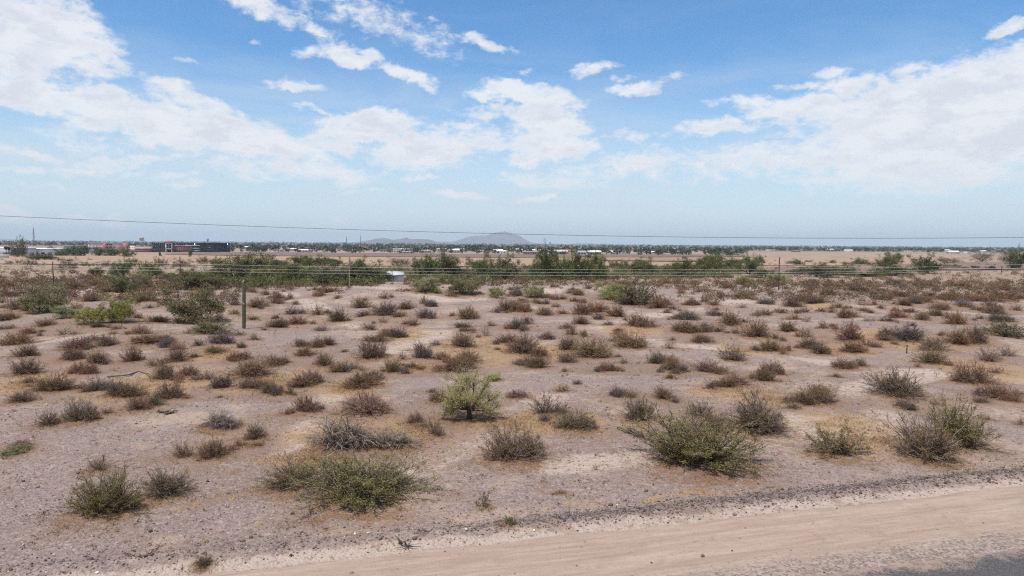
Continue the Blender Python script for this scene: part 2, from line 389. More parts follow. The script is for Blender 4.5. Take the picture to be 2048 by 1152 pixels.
# ------------------------------------------------------------------ where the plants stand (x, base y, width, height in photograph pixels, kind)
SHRUBS = '''
403 1138 32 27 e;1020 1050 24 15 h;191 1044 144 96 c;967 1019 27 34 e;709 1016 239 92 c;323 1002 92 65 k;1121 989 17 14 t;576 985 103 58 k;1408 948 234 111 c;
191 944 51 31 t;1869 933 129 102 k;1027 932 126 82 k;1682 919 117 64 e;422 919 58 38 b;364 917 41 31 t;27 910 51 15 h;679 907 109 68 w;1924 906 129 105 c;
461 903 21 17 b;778 900 89 34 w;38 896 34 14 w;477 895 21 17 b;513 894 21 9 r;509 881 38 32 b;871 876 38 43 t;1521 874 129 80 k;1151 864 79 39 k;434 861 68 31 w;
850 856 24 14 b;89 855 44 32 t;2043 853 23 23 t;152 848 70 44 k;830 848 31 21 b;1281 845 65 44 k;1090 844 27 14 d;1402 839 51 35 t;1100 834 68 44 t;726 831 92 41 b;
610 827 48 34 b;273 822 51 26 b;1810 818 23 16 b;1808 817 31 21 t;1615 812 48 27 k;36 807 44 26 b;881 807 41 27 b;1580 807 31 14 t;333 801 51 34 b;1329 800 41 24 b;
1803 800 109 60 k;1997 800 48 31 b;256 797 55 31 b;1035 797 38 17 b;2030 793 27 21 t;537 790 31 27 b;578 790 21 17 b;1247 790 31 14 t;1642 789 34 17 k;
560 788 21 21 b;99 786 63 38 b;864 786 17 10 d;1124 785 27 17 b;195 784 50 26 d;1423 780 21 21 d;441 779 41 27 d;492 779 34 21 d;721 778 75 31 b;1451 777 38 21 b;
1950 770 68 41 b;53 769 27 21 b;622 769 38 27 b;1534 766 44 32 b;987 763 31 12 y;323 762 44 38 b;746 762 38 21 b;1343 759 21 14 b;494 758 72 38 b;371 755 41 24 b;
1673 755 14 10 b;43 753 55 38 b;1560 752 24 21 b;178 750 31 21 b;152 749 31 22 b;1452 749 21 21 t;690 747 24 24 d;784 747 38 27 b;1367 747 27 17 d;1430 746 21 17 t;
1368 745 21 17 d;1194 745 15 12 d;902 745 38 24 b;1346 744 31 27 b;1225 744 24 19 d;707 740 21 17 d;1690 739 38 22 b;823 737 26 12 d;1722 735 27 21 b;1351 735 21 21 b;
543 734 44 21 b;646 734 38 27 b;301 733 24 17 t;1057 732 44 17 b;190 730 41 27 b;1313 730 32 26 d;1869 730 58 31 b;567 728 24 17 b;936 728 48 27 b;1249 728 21 12 p;
260 727 41 34 r;1982 727 41 34 t;352 725 38 27 b;1468 725 51 34 t;485 721 31 17 b;741 721 62 38 b;806 721 21 17 t;876 721 27 17 b;132 720 14 12 t;1187 720 75 43 b;
845 720 38 31 d;149 718 17 14 t;390 716 14 10 d;44 716 44 27 b;2018 715 34 24 t;608 714 34 21 r;1645 711 34 26 b;1043 710 65 39 b;1710 708 44 24 b;427 707 48 14 b;
1543 705 44 27 b;1136 704 34 34 b;837 704 21 21 b;1874 703 55 27 b;1577 703 15 15 b;147 702 51 26 b;349 701 34 14 b;1339 699 27 21 t;1264 698 58 32 b;482 697 24 14 d;
924 696 51 31 b;598 695 27 19 d;212 694 34 24 b;1611 694 24 15 b;396 693 21 15 d;871 692 21 12 d;1734 692 24 17 t;32 691 48 26 b;651 691 34 17 b;1919 691 41 34 b;
441 689 48 24 d;342 688 24 14 b;297 687 62 21 b;1953 687 44 34 b;1014 686 44 17 b;1404 686 38 17 b;1243 685 38 21 b;751 684 51 14 b;1700 684 51 41 r;185 683 24 17 b;
509 681 24 14 b;1816 681 65 27 d;1095 679 38 15 d;1553 679 21 14 b;797 677 34 22 d;1512 677 51 38 b;1611 676 27 21 b;973 674 21 22 t;1168 674 21 15 b;2011 674 75 29 h;
478 672 21 10 d;1143 672 24 27 b;1881 672 14 7 d;420 671 68 31 h;125 671 24 17 t;149 670 21 14 t;58 669 31 14 b;267 668 21 14 b;1471 668 27 12 d;782 665 17 12 d;
1373 665 48 21 b;1372 665 44 21 b;1437 665 27 14 d;936 664 24 14 b;1577 664 38 21 b;643 663 27 15 d;738 660 31 15 t;1033 660 34 24 d;232 659 27 9 d;15 659 24 12 b;
1649 658 27 17 b;554 657 38 21 b;926 656 31 12 d;1410 656 21 12 d;195 655 31 10 d;1281 655 55 24 b;379 654 113 75 g;823 653 27 21 b;1825 653 17 9 d;89 652 38 14 b;
178 651 51 34 y;236 651 62 51 y;1216 651 27 10 d;1461 651 44 27 r;1915 651 38 27 r;1161 650 34 21 r;1054 650 27 21 b;595 649 38 17 b;765 646 24 14 t;1613 646 21 15 t;
304 645 24 14 b;677 645 38 27 b;1780 644 24 12 d;2011 644 34 14 d;1739 643 27 9 p;10 642 38 21 b;936 641 44 29 b;1196 641 24 17 d;1370 641 55 17 d;1580 641 21 12 t;
1845 641 31 17 b;504 640 21 10 b;133 639 51 24 g;864 639 27 19 d;1372 639 44 17 d;1897 639 17 17 b;1960 639 17 10 d;272 637 21 14 b;554 637 10 7 d;1230 636 38 27 r;
1707 635 24 15 b;803 634 21 14 b;721 634 24 10 d;1423 634 24 21 d;1787 634 21 10 b;1873 634 31 19 b;75 632 79 55 g;634 632 27 24 b;777 632 19 12 d;1165 632 44 27 r;
1090 632 34 19 b;1534 632 27 14 d;467 630 24 12 b;583 630 27 17 d;2004 630 21 10 b;1124 629 24 12 b;997 627 24 14 d;1611 626 21 12 d;1820 626 27 12 b;1556 625 21 9 b;
1055 624 17 14 b;1028 624 21 8 b;1645 624 27 9 b;1731 624 14 10 d;1977 624 17 12 d;51 623 31 15 r;1792 623 21 9 b;1202 622 27 14 b;2035 622 24 14 b;1346 620 17 10 d;
1948 620 14 7 d;811 619 31 17 b;1315 619 31 24 r;721 618 38 24 b;1763 618 17 9 d;1690 618 17 9 b;299 617 15 9 d;17 617 24 14 b;1485 617 24 12 t;1674 617 26 15 d;
1891 617 17 10 b;506 616 21 14 b;1278 616 89 58 h;106 615 62 41 h;1112 615 17 10 b;1587 615 34 17 b;1987 615 17 9 d;1382 612 19 17 b;1382 612 21 15 b;1427 612 27 17 b;
1811 612 31 14 b;1926 612 31 15 p;328 611 21 10 b;467 611 24 14 d;1727 611 27 10 t;591 610 14 10 d;849 610 24 19 b;1028 610 24 10 b;1533 610 31 14 d;1079 609 17 9 d;
549 607 15 8 d;1645 607 27 17 b;1408 605 14 10 d;1603 605 31 21 r;1973 605 68 17 r;1850 605 41 14 r;309 604 17 10 d;1155 604 24 10 b;1221 603 58 34 g;1042 603 21 9 r;
1772 602 41 17 r;297 601 24 12 b;1902 601 34 14 r;554 599 31 15 r;578 599 21 14 b;1124 599 21 9 b;1485 599 31 19 b;2014 599 51 17 r;675 598 17 10 b;767 598 21 14 b;
994 598 38 21 g;1066 598 41 24 g;1440 597 17 14 b;1093 596 24 9 r;27 594 14 14 d;629 594 12 12 b;908 594 21 10 r;1803 594 38 17 r;1861 594 27 12 r;929 593 72 34 g;
530 592 21 14 b;1025 591 17 10 d;1656 591 31 17 r;1509 591 24 9 r;1038 590 17 9 d;1963 589 24 10 b;1141 588 21 10 d;1363 588 21 17 b;244 587 41 27 g;871 587 21 10 y;
506 586 24 12 b;656 586 34 14 r;212 586 31 14 b;850 586 58 27 g;1717 584 38 14 r;1762 584 27 10 d;1410 583 17 8 d;1874 583 24 9 d;147 581 31 21 b;578 581 17 10 d;
629 581 17 9 d;1023 581 17 10 d;1370 581 21 17 b;1144 581 17 9 b;1997 581 34 14 r;1621 581 21 10 d;1175 579 17 12 b;1451 577 24 9 b;10 575 27 14 r;1107 575 17 9 b;
1673 575 31 10 r;191 574 38 17 r;1196 574 21 10 r;1556 574 44 24 g;1854 574 34 10 r;1929 574 31 10 r;1697 574 21 9 d;1076 570 21 9 d;1247 570 31 10 r;1492 570 38 15 y;
1785 570 31 10 b;1608 570 24 10 r;282 567 31 21 g;'''
TREES = '''
244 585 36 25 o;284 576 28 20 n;391 574 89 23 o;531 569 66 28 o;663 568 63 28 o;472 563 89 43 m;495 563 51 30 m;587 563 63 29 m;703 563 56 25 m;736 563 58 25 o;
216 562 25 10 o;632 562 63 25 o;764 562 30 13 m;1102 560 33 50 m;1133 560 38 42 m;1194 560 38 42 m;1163 559 51 42 o;338 558 30 11 o;163 558 15 6 n;757 558 33 19 m;
856 558 30 41 m;896 558 48 39 m;841 558 25 23 m;917 558 30 19 o;935 558 36 15 o;970 558 33 19 m;1006 558 56 39 m;965 558 33 33 m;1074 558 28 34 m;240 557 33 29 m;
295 557 36 30 m;376 556 33 15 o;1529 555 33 15 m;1651 555 56 19 m;1303 553 30 23 m;1371 553 58 27 m;1437 553 30 10 o;1740 553 45 7 m;190 552 23 15 o;1790 552 59 18 m;
1288 551 58 23 m;1695 551 33 15 m;1407 548 51 30 o;1498 548 39 30 m;1600 548 39 10 o;1341 547 33 15 o;1853 547 45 30 m;792 545 41 10 o;564 542 41 18 o;
1432 542 41 28 m;716 541 28 21 m;1253 540 20 16 o;1054 540 18 8 o;2038 539 33 31 m;1983 539 15 7 m;836 538 25 18 o;1931 538 10 4 m;1951 538 13 6 m;135 537 28 18 n;
538 537 38 15 o;954 537 23 14 m;1229 537 23 12 o;1463 537 30 15 o;1891 537 18 6 m;1912 537 18 7 m;668 535 30 15 o;325 534 18 15 n;363 534 33 13 n;432 534 20 15 o;
211 534 15 11 n;622 533 33 18 m;1470 533 27 13 o;1773 533 30 18 o;168 532 15 8 n;498 532 18 13 m;799 532 38 14 n;937 532 13 14 n;1281 532 23 11 o;1036 532 6 12 n;
1645 532 18 7 n;1698 532 21 7 n;1743 531 18 7 n;69 530 13 10 n;497 530 18 12 m;517 530 15 8 n;602 530 36 16 m;648 530 25 15 o;1597 530 21 10 o;1721 530 27 12 o;
262 529 25 10 n;406 529 25 15 n;53 529 18 10 n;1580 529 15 7 n;1790 529 36 21 o;18 528 13 6 n;37 527 10 6 n;1379 527 15 8 n;1519 527 21 14 o;1829 527 15 9 n;
1900 527 45 12 n;1666 526 13 5 o;1966 525 39 18 n;1618 525 15 5 n;2019 524 45 21 n;79 520 51 10 m;1368 519 9 7 n;1284 518 10 5 n;254 514 28 17 m;381 514 6 14 m;
320 513 5 8 m;124 512 23 13 m;145 512 28 18 m;168 512 18 20 m;196 512 25 15 m;223 512 33 15 m;102 511 18 15 m;'''

def rows(t): return [(float(a[0]), float(a[1]), float(a[2]), float(a[3]), a[4]) for a in (r.split() for r in t.replace('\n', '').split(';')) if len(a) == 5]
SPOTS = []
for (x, y, w, h, k) in rows(SHRUBS):
    p = at(x, y - 0.12 * h)
    SPOTS.append((x, y, w, h, k, p, max(0.25, pxm(p, w)), max(0.18, pxm(p, h) * (0.95 if h < 60 else 0.9))))
# further low shrubs fill the plain between them, thicker towards the wash
def brushy(x, y):
    left, right = ss(700, 250, x), ss(1250, 1750, x)
    if y < 578: return 1.0
    return 0.25 + 0.9 * max(float(left), float(right)) * float(ss(645, 580, y)) + 0.35 * float(ss(620, 578, y))
FILL = []
occ = [(s[0], s[1], s[2]) for s in SPOTS]
r2 = np.random.default_rng(11)
tries = 0
while len(FILL) < 430 and tries < 12000:
    tries += 1
    y = 566 + 300 * r2.random() ** 2.6
    x = r2.uniform(-60, 2108)
    near = r2.random() < .5
    if near:                                    # crowding in beside a plant that is there already
        b_ = SPOTS[r2.integers(0, len(SPOTS))]
        if b_[1] > 830 or b_[4] in 'gy': continue
        x, y = b_[0] + b_[2] * r2.uniform(.4, .8) * r2.choice([-1, 1]), b_[1] + b_[2] * r2.uniform(-.22, .14)
    elif r2.random() > brushy(x, y): continue
    sz = (y - 487) / 90.0 * r2.uniform(5.5, 15) * (1.9 if r2.random() < .35 else 1.0)
    if y > 640: sz *= 0.62 if near else 0.5
    if not near and any(abs(x - a) < 0.42 * (w + sz) and abs(y - b) < 0.16 * (w + sz) for a, b, w in occ): continue
    occ.append((x, y, sz))
    k = r2.choice(['b', 'd', 'r', 't'], p=[.40, .20, .28, .12])
    h = sz * r2.uniform(.42, .65)
    p = at(x, y)
    FILL.append((x, y, sz, h, k, p, max(.25, pxm(p, sz)), max(.18, pxm(p, h))))

p_ = at(938, 838)
UNDER = [(938, 838, 100, 84, 'r', p_, pxm(p_, 110), 1.0)]          # litter below the lone palo verde
PATHS = [[(1300, 684), (1348, 690), (1485, 698), (1620, 720), (1725, 741), (1895, 747), (2060, 762)],
         [(1600, 850), (1660, 800), (1740, 765), (1895, 747)],
         [(560, 586), (610, 604), (650, 622), (720, 650)],
         [(585, 905), (625, 850), (690, 790), (640, 800)],
         [(1290, 690), (1200, 650), (1350, 622), (1500, 600)],
         [(0, 690), (180, 668), (330, 675)], [(860, 664), (770, 712), (700, 760)], [(884, 664), (800, 705), (735, 752)],
         [(760, 960), (900, 905), (1010, 850), (1100, 790)], [(1100, 930), (1400, 905), (1700, 860), (1830, 800)],
         [(520, 560), (900, 600), (1300, 572)], [(1400, 600), (1700, 610), (2050, 632)]]
STRAW = [(985, 700, 130, 26), (930, 690, 60, 20), (1140, 705, 60, 16), (330, 765, 110, 30), (40, 770, 60, 25), (560, 760, 60, 20), (430, 705, 50, 14), (1640, 612, 40, 8), (1790, 675, 90, 18),
         (1980, 740, 90, 26), (1690, 850, 90, 26), (1480, 700, 40, 12), (720, 870, 160, 30), (830, 860, 60, 24), (1090, 850, 130, 22), (1010, 845, 90, 16), (830, 735, 60, 10), (820, 670, 40, 12), (1460, 785, 90, 16),
         (620, 920, 120, 16), (1740, 880, 70, 20), (1560, 800, 60, 14), (1620, 570, 60, 6), (1690, 700, 60, 12), (1270, 660, 60, 10), (300, 575, 40, 8), (700, 775, 60, 20), (510, 770, 50, 16)]
def seg_dist(X, Y, a, b):
    ax, ay, bx, by = a[0], a[1], b[0], b[1]
    L2 = (bx - ax) ** 2 + (by - ay) ** 2 + 1e-9
    t = np.clip(((X - ax) * (bx - ax) + (Y - ay) * (by - ay)) / L2, 0, 1)
    return np.hypot(X - ax - t * (bx - ax), Y - ay - t * (by - ay))

# ------------------------------------------------------------------ ground sheet
def axis(step, grow, lim):
    v, out_ = 0.0, [0.0]
    while v < lim:
        v += max(step, grow * v); out_.append(v)
    return np.array(out_)
xs = axis(0.22, 0.022, 32000); xs = np.concatenate([-xs[:0:-1], xs])
ya = axis(0.17, 0.0125, 31000) + 15.0
yb = -axis(1.2, 0.12, 31000)[1:] + 15.0
ys = np.concatenate([yb[::-1], ya])
GX, GY = np.meshgrid(xs, ys)
GZ = height(GX, GY)
GD = road_d(GX, GY)
GZ = GZ - 0.07 * ss(-0.05, -0.7, GD) * (np.abs(road_u(GX, GY)) < 380) * ss(-12.8, -11.6, GD)
path = np.zeros_like(GX); litter = np.zeros_like(GX); straw = np.zeros_like(GX)
jy0, jy1 = np.searchsorted(ys, 14), np.searchsorted(ys, 190)
jx0, jx1 = np.searchsorted(xs, -150), np.searchsorted(xs, 150)
SX, SY = GX[jy0:jy1, jx0:jx1], GY[jy0:jy1, jx0:jx1]
wx = SX + 1.6 * fbm(SX / 2.5, SY / 2.5, 61, 3); wy = SY + 1.6 * fbm(SX / 2.5 + 40, SY / 2.5, 62, 3)
pp, st_ = np.zeros_like(SX), np.zeros_like(SX)
for pl in PATHS:
    pts = [at(*q) for q in pl]
    for a, b in zip(pts[:-1], pts[1:]):
        wd = 0.7 + 0.009 * (a[1] + b[1])
        pp = np.maximum(pp, np.exp(-(seg_dist(wx, wy, a, b) / wd) ** 2))
for (x, y, rx, ry) in STRAW:
    c = at(x, y); e = at(x, y - ry); lx = pxm(c, rx); ly = max(0.6, (e[1] - c[1]))
    st_ = np.maximum(st_, np.exp(-((wx - c[0]) / lx) ** 2 - ((wy - c[1]) / ly) ** 2))
pp = np.maximum(pp * .9, np.exp(-((road_d(SX, SY) - .05 + .5 * fbm(SX * .8, SY * .8, 63, 3)) / .38) ** 2)); path[jy0:jy1, jx0:jx1] = pp; straw[jy0:jy1, jx0:jx1] = st_
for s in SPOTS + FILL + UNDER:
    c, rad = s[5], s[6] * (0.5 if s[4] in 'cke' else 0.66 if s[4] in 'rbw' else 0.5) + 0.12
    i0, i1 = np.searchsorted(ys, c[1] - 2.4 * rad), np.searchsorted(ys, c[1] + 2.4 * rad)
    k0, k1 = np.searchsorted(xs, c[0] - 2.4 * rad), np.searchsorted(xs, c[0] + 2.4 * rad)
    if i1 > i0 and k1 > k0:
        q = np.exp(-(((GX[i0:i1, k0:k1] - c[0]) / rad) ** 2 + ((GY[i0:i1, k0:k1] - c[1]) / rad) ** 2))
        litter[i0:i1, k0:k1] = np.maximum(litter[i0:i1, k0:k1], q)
bermA = np.zeros_like(GX)
bermA[jy0:jy1, jx0:jx1] = np.exp(-((road_d(SX, SY) + .7 * fbm(road_u(SX, SY) / 9.0, SX * 0 + 2.2, 31, 2) - 1.0) / .42) ** 2)
straw[jy0:jy1, jx0:jx1] = np.maximum(straw[jy0:jy1, jx0:jx1], .62 * np.exp(-((road_d(SX, SY) + 1.6 * fbm(SX / 2, SY / 2, 65, 3) - 1.8) / .3) ** 2) * ss(.0, .18, fbm(SX / 4, SY / 4, 66, 3)) * ss(4, 14, road_u(SX, SY)))
# leaf mould and brown soil where the plants stand close together
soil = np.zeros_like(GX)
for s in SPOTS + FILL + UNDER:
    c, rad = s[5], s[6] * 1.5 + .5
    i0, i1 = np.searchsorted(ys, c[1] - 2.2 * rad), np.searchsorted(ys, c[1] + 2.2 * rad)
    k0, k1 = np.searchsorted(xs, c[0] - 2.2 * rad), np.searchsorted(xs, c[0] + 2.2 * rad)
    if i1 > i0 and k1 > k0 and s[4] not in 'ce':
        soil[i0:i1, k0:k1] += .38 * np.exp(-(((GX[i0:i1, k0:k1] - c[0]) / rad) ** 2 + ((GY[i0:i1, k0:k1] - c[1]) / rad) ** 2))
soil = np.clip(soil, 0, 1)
bermA *= np.clip(.65 + 2.4 * fbm(road_u(GX, GY) / 5.0, GX * 0 + 4.4, 33, 3), .05, 1.0) * (.35 + .65 * ss(2, 11, road_u(GX, GY)))
ny, nx = GX.shape
idx = np.arange(ny * nx).reshape(ny, nx)
gm = MB().add(np.stack([GX, GY, GZ], -1).reshape(-1, 3), np.stack([idx[:-1, :-1], idx[:-1, 1:], idx[1:, 1:], idx[1:, :-1]], -1).reshape(-1, 4))

GROUND, N, out = new_mat('desert_ground')
pz = pos(N)
gx_, gy_, gz_ = N.sep(pz)
n_big, _ = N.noise(pz, 0.075, 5, 0.6, 0.6)
n_mid, _ = N.noise(pz, 0.42, 5, 0.6, 0.3)
n_fin, _ = N.noise(pz, 2.6, 5, 0.65)
n_grit, _ = N.noise(pz, 16.0, 4, 0.75)
vd, vc = N.voro(pz, 13.0)
vcx, vcy, vcz = N.sep(vc)
sandy = N.math('ADD', N.math('MULTIPLY_ADD', n_big, 1.6, -0.85), N.math('MULTIPLY_ADD', n_mid, 1.1, -0.55))
sandy = N.math('MAXIMUM', N.ramp(sandy, -0.10, 0.16), N.ramp(N.math('ADD', N.attr('path'), N.math('MULTIPLY_ADD', n_fin, 0.6, -0.30)), 0.25, 0.65))
peb = N.mix(N.ramp(vcx, 0.0, 1.0, smooth=False), C4((0.180, 0.132, 0.115)), C4((0.378, 0.294, 0.254)))
peb = N.mix(N.ramp(vcy, 0.88, 0.92), peb, C4((0.084, 0.062, 0.056)))
peb = N.mix(N.ramp(vcz, 0.972, 0.985), peb, C4((0.552, 0.492, 0.444)))
grav = N.mix(N.ramp(n_grit, 0.34, 0.66), C4((0.210, 0.151, 0.132)), C4((0.360, 0.274, 0.235)))
grav = N.mix(0.42, grav, peb)
grav = N.mix(N.ramp(n_mid, .40, .66, 0, .35), grav, C4((0.198, 0.146, 0.134)))
sand = N.mix(N.ramp(n_fin, 0.3, 0.7), C4((0.348, 0.252, 0.194)), C4((0.438, 0.336, 0.266)))
sand = N.mix(N.ramp(n_grit, 0.58, 0.76, 0, 0.6), sand, C4((0.222, 0.156, 0.126)))
col = N.mix(N.math('MULTIPLY', sandy, 0.86), grav, sand)
col = N.mix(N.ramp(N.math('ADD', N.attr('path'), N.math('MULTIPLY_ADD', n_fin, 1.2, -0.6)), 0.3, 0.9, 0, 0.72), col, C4((.475, .385, .322)))
# loose dark stones and clods of two sizes, denser on the gravel
for sc_, rd, th_, am in ((2.3, .15, .25, .8), (5.0, .20, .3, .65), (0.9, .075, .5, .75)):
    v1, v1c = N.voro(pz, sc_); q1, q2, q3 = N.sep(v1c)
    dot = N.math('MULTIPLY', N.ramp(v1, rd * .5, rd, 1, 0), N.ramp(q1, th_, th_ + .1))
    col = N.mix(N.math('MULTIPLY', dot, N.ramp(sandy, 0, 1, am, am * .45)), col, N.mix(N.ramp(q2, .2, .8), C4((.085, .064, .058)), C4((.19, .145, .125))))
n_spk, _ = N.noise(pz, 4.2, 6, 0.8)
col = N.mix(N.ramp(n_spk, .52, .62, 0, .68), col, C4((.165, .122, .108)))
col = N.mix(N.ramp(n_spk, .36, .46, .55, 0), col, C4((.42, .345, .30)))
col = N.mix(N.ramp(N.math('ADD', N.attr('berm'), N.math('MULTIPLY_ADD', n_spk, 1.6, -0.8)), .35, .8, 0, .8), col, N.mix(N.ramp(vcx, .2, .8), C4((.095, .075, .070)), C4((.26, .205, .18))))
n_p1, _ = N.noise(pz, 0.55, 6, 0.72, 0.8)
n_p2, _ = N.noise(N.mapping(pz, loc=(31, 7, 0)), 1.15, 6, 0.72, 0.6)
col = N.mix(N.ramp(n_p1, .52, .66, 0, .55), col, C4((.250, .170, .128)))       # brown crusted soil
col = N.mix(N.ramp(n_p2, .56, .68, 0, .50), col, C4((.420, .335, .285)))       # pale bare silt
col = N.mix(N.ramp(n_p2, .30, .42, .45, 0), col, C4((.195, .142, .124)))
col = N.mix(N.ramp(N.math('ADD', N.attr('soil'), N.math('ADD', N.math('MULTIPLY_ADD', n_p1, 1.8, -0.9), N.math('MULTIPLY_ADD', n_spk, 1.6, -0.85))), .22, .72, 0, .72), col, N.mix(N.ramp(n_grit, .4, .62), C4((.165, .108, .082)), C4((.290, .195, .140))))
# dry straw-coloured grass litter and fallen rusty leaves
stn = N.ramp(N.math('ADD', N.math('MULTIPLY', N.attr('straw'), 1.55), N.math('ADD', N.math('MULTIPLY_ADD', n_spk, 1.8, -0.9), N.math('ADD', N.math('MULTIPLY_ADD', n_p2, 3.0, -1.85), N.math('MULTIPLY_ADD', n_p1, 2.4, -1.2)))), 0.0, 0.55, 0, 0.66)
st2 = N.math('MULTIPLY', N.ramp(N.math('MULTIPLY_ADD', n_mid, 1.0, N.math('MULTIPLY', n_big, 0.6)), 0.82, 1.0), N.ramp(N.math('MULTIPLY_ADD', n_fin, .5, N.math('MULTIPLY', n_grit, .5)), .48, .60, 0, 0.5))
col = N.mix(N.math('MAXIMUM', stn, st2), col, N.mix(N.ramp(n_grit, .35, .65), C4((0.270, 0.162, 0.077)), C4((0.462, 0.318, 0.170))))
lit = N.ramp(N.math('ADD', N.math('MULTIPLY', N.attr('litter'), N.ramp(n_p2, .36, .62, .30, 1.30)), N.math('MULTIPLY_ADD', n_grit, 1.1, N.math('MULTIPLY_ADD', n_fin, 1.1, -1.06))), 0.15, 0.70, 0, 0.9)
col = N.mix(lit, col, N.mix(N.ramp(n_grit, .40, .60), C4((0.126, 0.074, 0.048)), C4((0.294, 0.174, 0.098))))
# farther off: pale plain, then the mottled scrub of the far flats
far1 = N.ramp(gy_, 150, 210)
n_far, _ = N.noise(pz, 0.03, 6, 0.65)
plain_c = N.mix(N.ramp(n_far, .4, .6), C4((.255, .172, .118)), C4((.335, .250, .182)))
col = N.mix(N.math('MULTIPLY', far1, 0.75), col, plain_c)
far2 = N.ramp(gy_, 1500, 2100)
n_f2, _ = N.noise(N.mapping(pz, scale=(0.002, 0.0012, 1)), 3.0, 7, 0.7)
col = N.mix(far2, col, N.mix(N.ramp(n_f2, .4, .62), C4((.085, .085, .060)), C4((.185, .150, .115))))
hgt = N.math('ADD', N.math('MULTIPLY', n_grit, 0.5), N.math('ADD', N.math('MULTIPLY', n_fin, 1.2), N.math('MULTIPLY', vd, -0.5)))
principled(N, out, col, 0.95, hgt, 0.10, 0.9, spec=0.1)
me = gm.mesh('ground', GROUND, smooth=True)
for nm, arr in (('path', path), ('litter', litter), ('straw', straw), ('berm', bermA), ('soil', soil)):
    a_ = me.attributes.new(nm, 'FLOAT', 'POINT'); a_.data.foreach_set('value', arr.astype(np.float32).ravel())
tag(link('ground', me), kind='structure')

# ------------------------------------------------------------------ dirt road and the edge of the paved road
def strip(name, d_of, u0, u1, du, nd, lift, mat):
    us = np.arange(u0, u1 + du, du)
    T_, U = np.meshgrid(np.linspace(0, 1, nd), us)
    lo, hi = d_of(U)
    D = lo + (hi - lo) * T_
    X = ROAD_P[0] + U * RU[0] + D * RN[0]; Y = ROAD_P[1] + U * RU[1] + D * RN[1]
    Z = height(X, Y) + lift - 0.045 * ss(0.06, 0.0, np.minimum(T_, 1 - T_))
    i = np.arange(Z.size).reshape(Z.shape)
    m = MB().add(np.stack([X, Y, Z], -1).reshape(-1, 3), np.stack([i[:-1, :-1], i[1:, :-1], i[1:, 1:], i[:-1, 1:]], -1).reshape(-1, 4))
    o = link(name, m.mesh(name, mat, smooth=True))
    return tag(o, kind='structure')
DIRT, N, out = new_mat('packed_dirt')
pz = pos(N)
pr = N.mapping(pz, rot=(0, 0, -ROAD_A))
streak, _ = N.noise(N.mapping(pr, scale=(0.11, 1.0, 1)), 1.9, 7, 0.72, 0.5)
streak2, _ = N.noise(N.mapping(pr, scale=(0.35, 2.0, 1)), 2.6, 6, 0.75, 0.8)
n_fin, _ = N.noise(pz, 3.0, 5, 0.65)
n_grit, _ = N.noise(pz, 22.0, 3, 0.75)
c = N.mix(N.ramp(streak, .28, .72), C4((0.318, 0.228, 0.174)), C4((0.414, 0.318, 0.254)))
c = N.mix(N.ramp(streak2, .56, .72, 0, .55), c, C4((0.258, 0.178, 0.138)))
c = N.mix(N.ramp(n_grit, .60, .74, 0, .6), c, C4((0.162, 0.120, 0.102)))
c = N.mix(N.ramp(n_grit, .24, .34, .45, 0), c, C4((0.480, 0.396, 0.330)))
c = N.mix(N.ramp(n_fin, .62, .78, 0, .4), c, C4((0.222, 0.174, 0.150)))
dr = N.math('ADD', N.math('MULTIPLY', N.math('SUBTRACT', N.sep(pz)[0], float(ROAD_P[0])), float(RN[0])), N.math('MULTIPLY', N.math('SUBTRACT', N.sep(pz)[1], float(ROAD_P[1])), float(RN[1])))
n_pt, _ = N.noise(pz, 0.9, 6, 0.75, 0.8)
gv, gvc = N.voro(pz, 14.0); g1, g2, g3 = N.sep(gvc)
n_gs, _ = N.noise(pz, 5.0, 5, 0.8)
band = N.ramp(N.math('ADD', dr, N.math('ADD', N.math('MULTIPLY_ADD', n_pt, 2.2, -1.1), N.math('MULTIPLY_ADD', n_gs, 2.4, -1.2))), -3.9, -3.0, .75, 0)      # spilled chippings beside the tar
c = N.mix(band, c, N.mix(N.ramp(g1, .1, .9), C4((.12, .098, .088)), C4((.36, .29, .245))))
c = N.mix(N.ramp(n_gs, .60, .70, 0, .55), c, C4((.20, .148, .122)))
c = N.mix(N.ramp(n_pt, .50, .68, 0, .5), c, C4((.275, .195, .155)))
for sc_, rd, th_ in ((2.6, .10, .55), (6.0, .16, .6), (11.0, .2, .6)):
    v1, v1c = N.voro(pz, sc_); q1, q2, q3 = N.sep(v1c)
    c = N.mix(N.math('MULTIPLY', N.ramp(v1, rd * .5, rd, .75, 0), N.ramp(q1, th_, th_ + .1)), c, N.mix(N.ramp(q2, .2, .8), C4((.11, .082, .072)), C4((.30, .24, .20))))
principled(N, out, c, 0.95, N.math('ADD', N.math('MULTIPLY', n_grit, .4), N.math('ADD', N.math('MULTIPLY', streak2, 1.4), n_fin)), 0.06, 0.8, spec=0.1)
edge1 = lambda U: (-5.2 + 0 * U, -0.05 + 0.55 * fbm(U / 4.0, U * 0 + 5.5, 71, 4) + 0.35 * fbm(U * 1.2, U * 0 + 1.5, 73, 3))
strip('dirt_road', edge1, -90, 300, 0.3, 48, 0.0, DIRT)
TAR, N, out = new_mat('asphalt')
pz = pos(N)
n1, _ = N.noise(pz, 1.2, 5, 0.65); n2, _ = N.noise(pz, 30.0, 3, 0.8)
c = N.mix(N.ramp(n2, .35, .68), C4((0.036, 0.034, 0.036)), C4((0.138, 0.126, 0.120)))
dd = N.math('ADD', N.math('MULTIPLY', N.math('SUBTRACT', N.sep(pz)[0], float(ROAD_P[0])), float(RN[0])), N.math('MULTIPLY', N.math('SUBTRACT', N.sep(pz)[1], float(ROAD_P[1])), float(RN[1])))
dust = N.ramp(N.math('ADD', dd, N.math('MULTIPLY_ADD', n1, 2.4, N.math('MULTIPLY_ADD', n2, 1.8, -2.0))), -4.95, -4.1)
c = N.mix(dust, c, C4((0.306, 0.228, 0.180)))
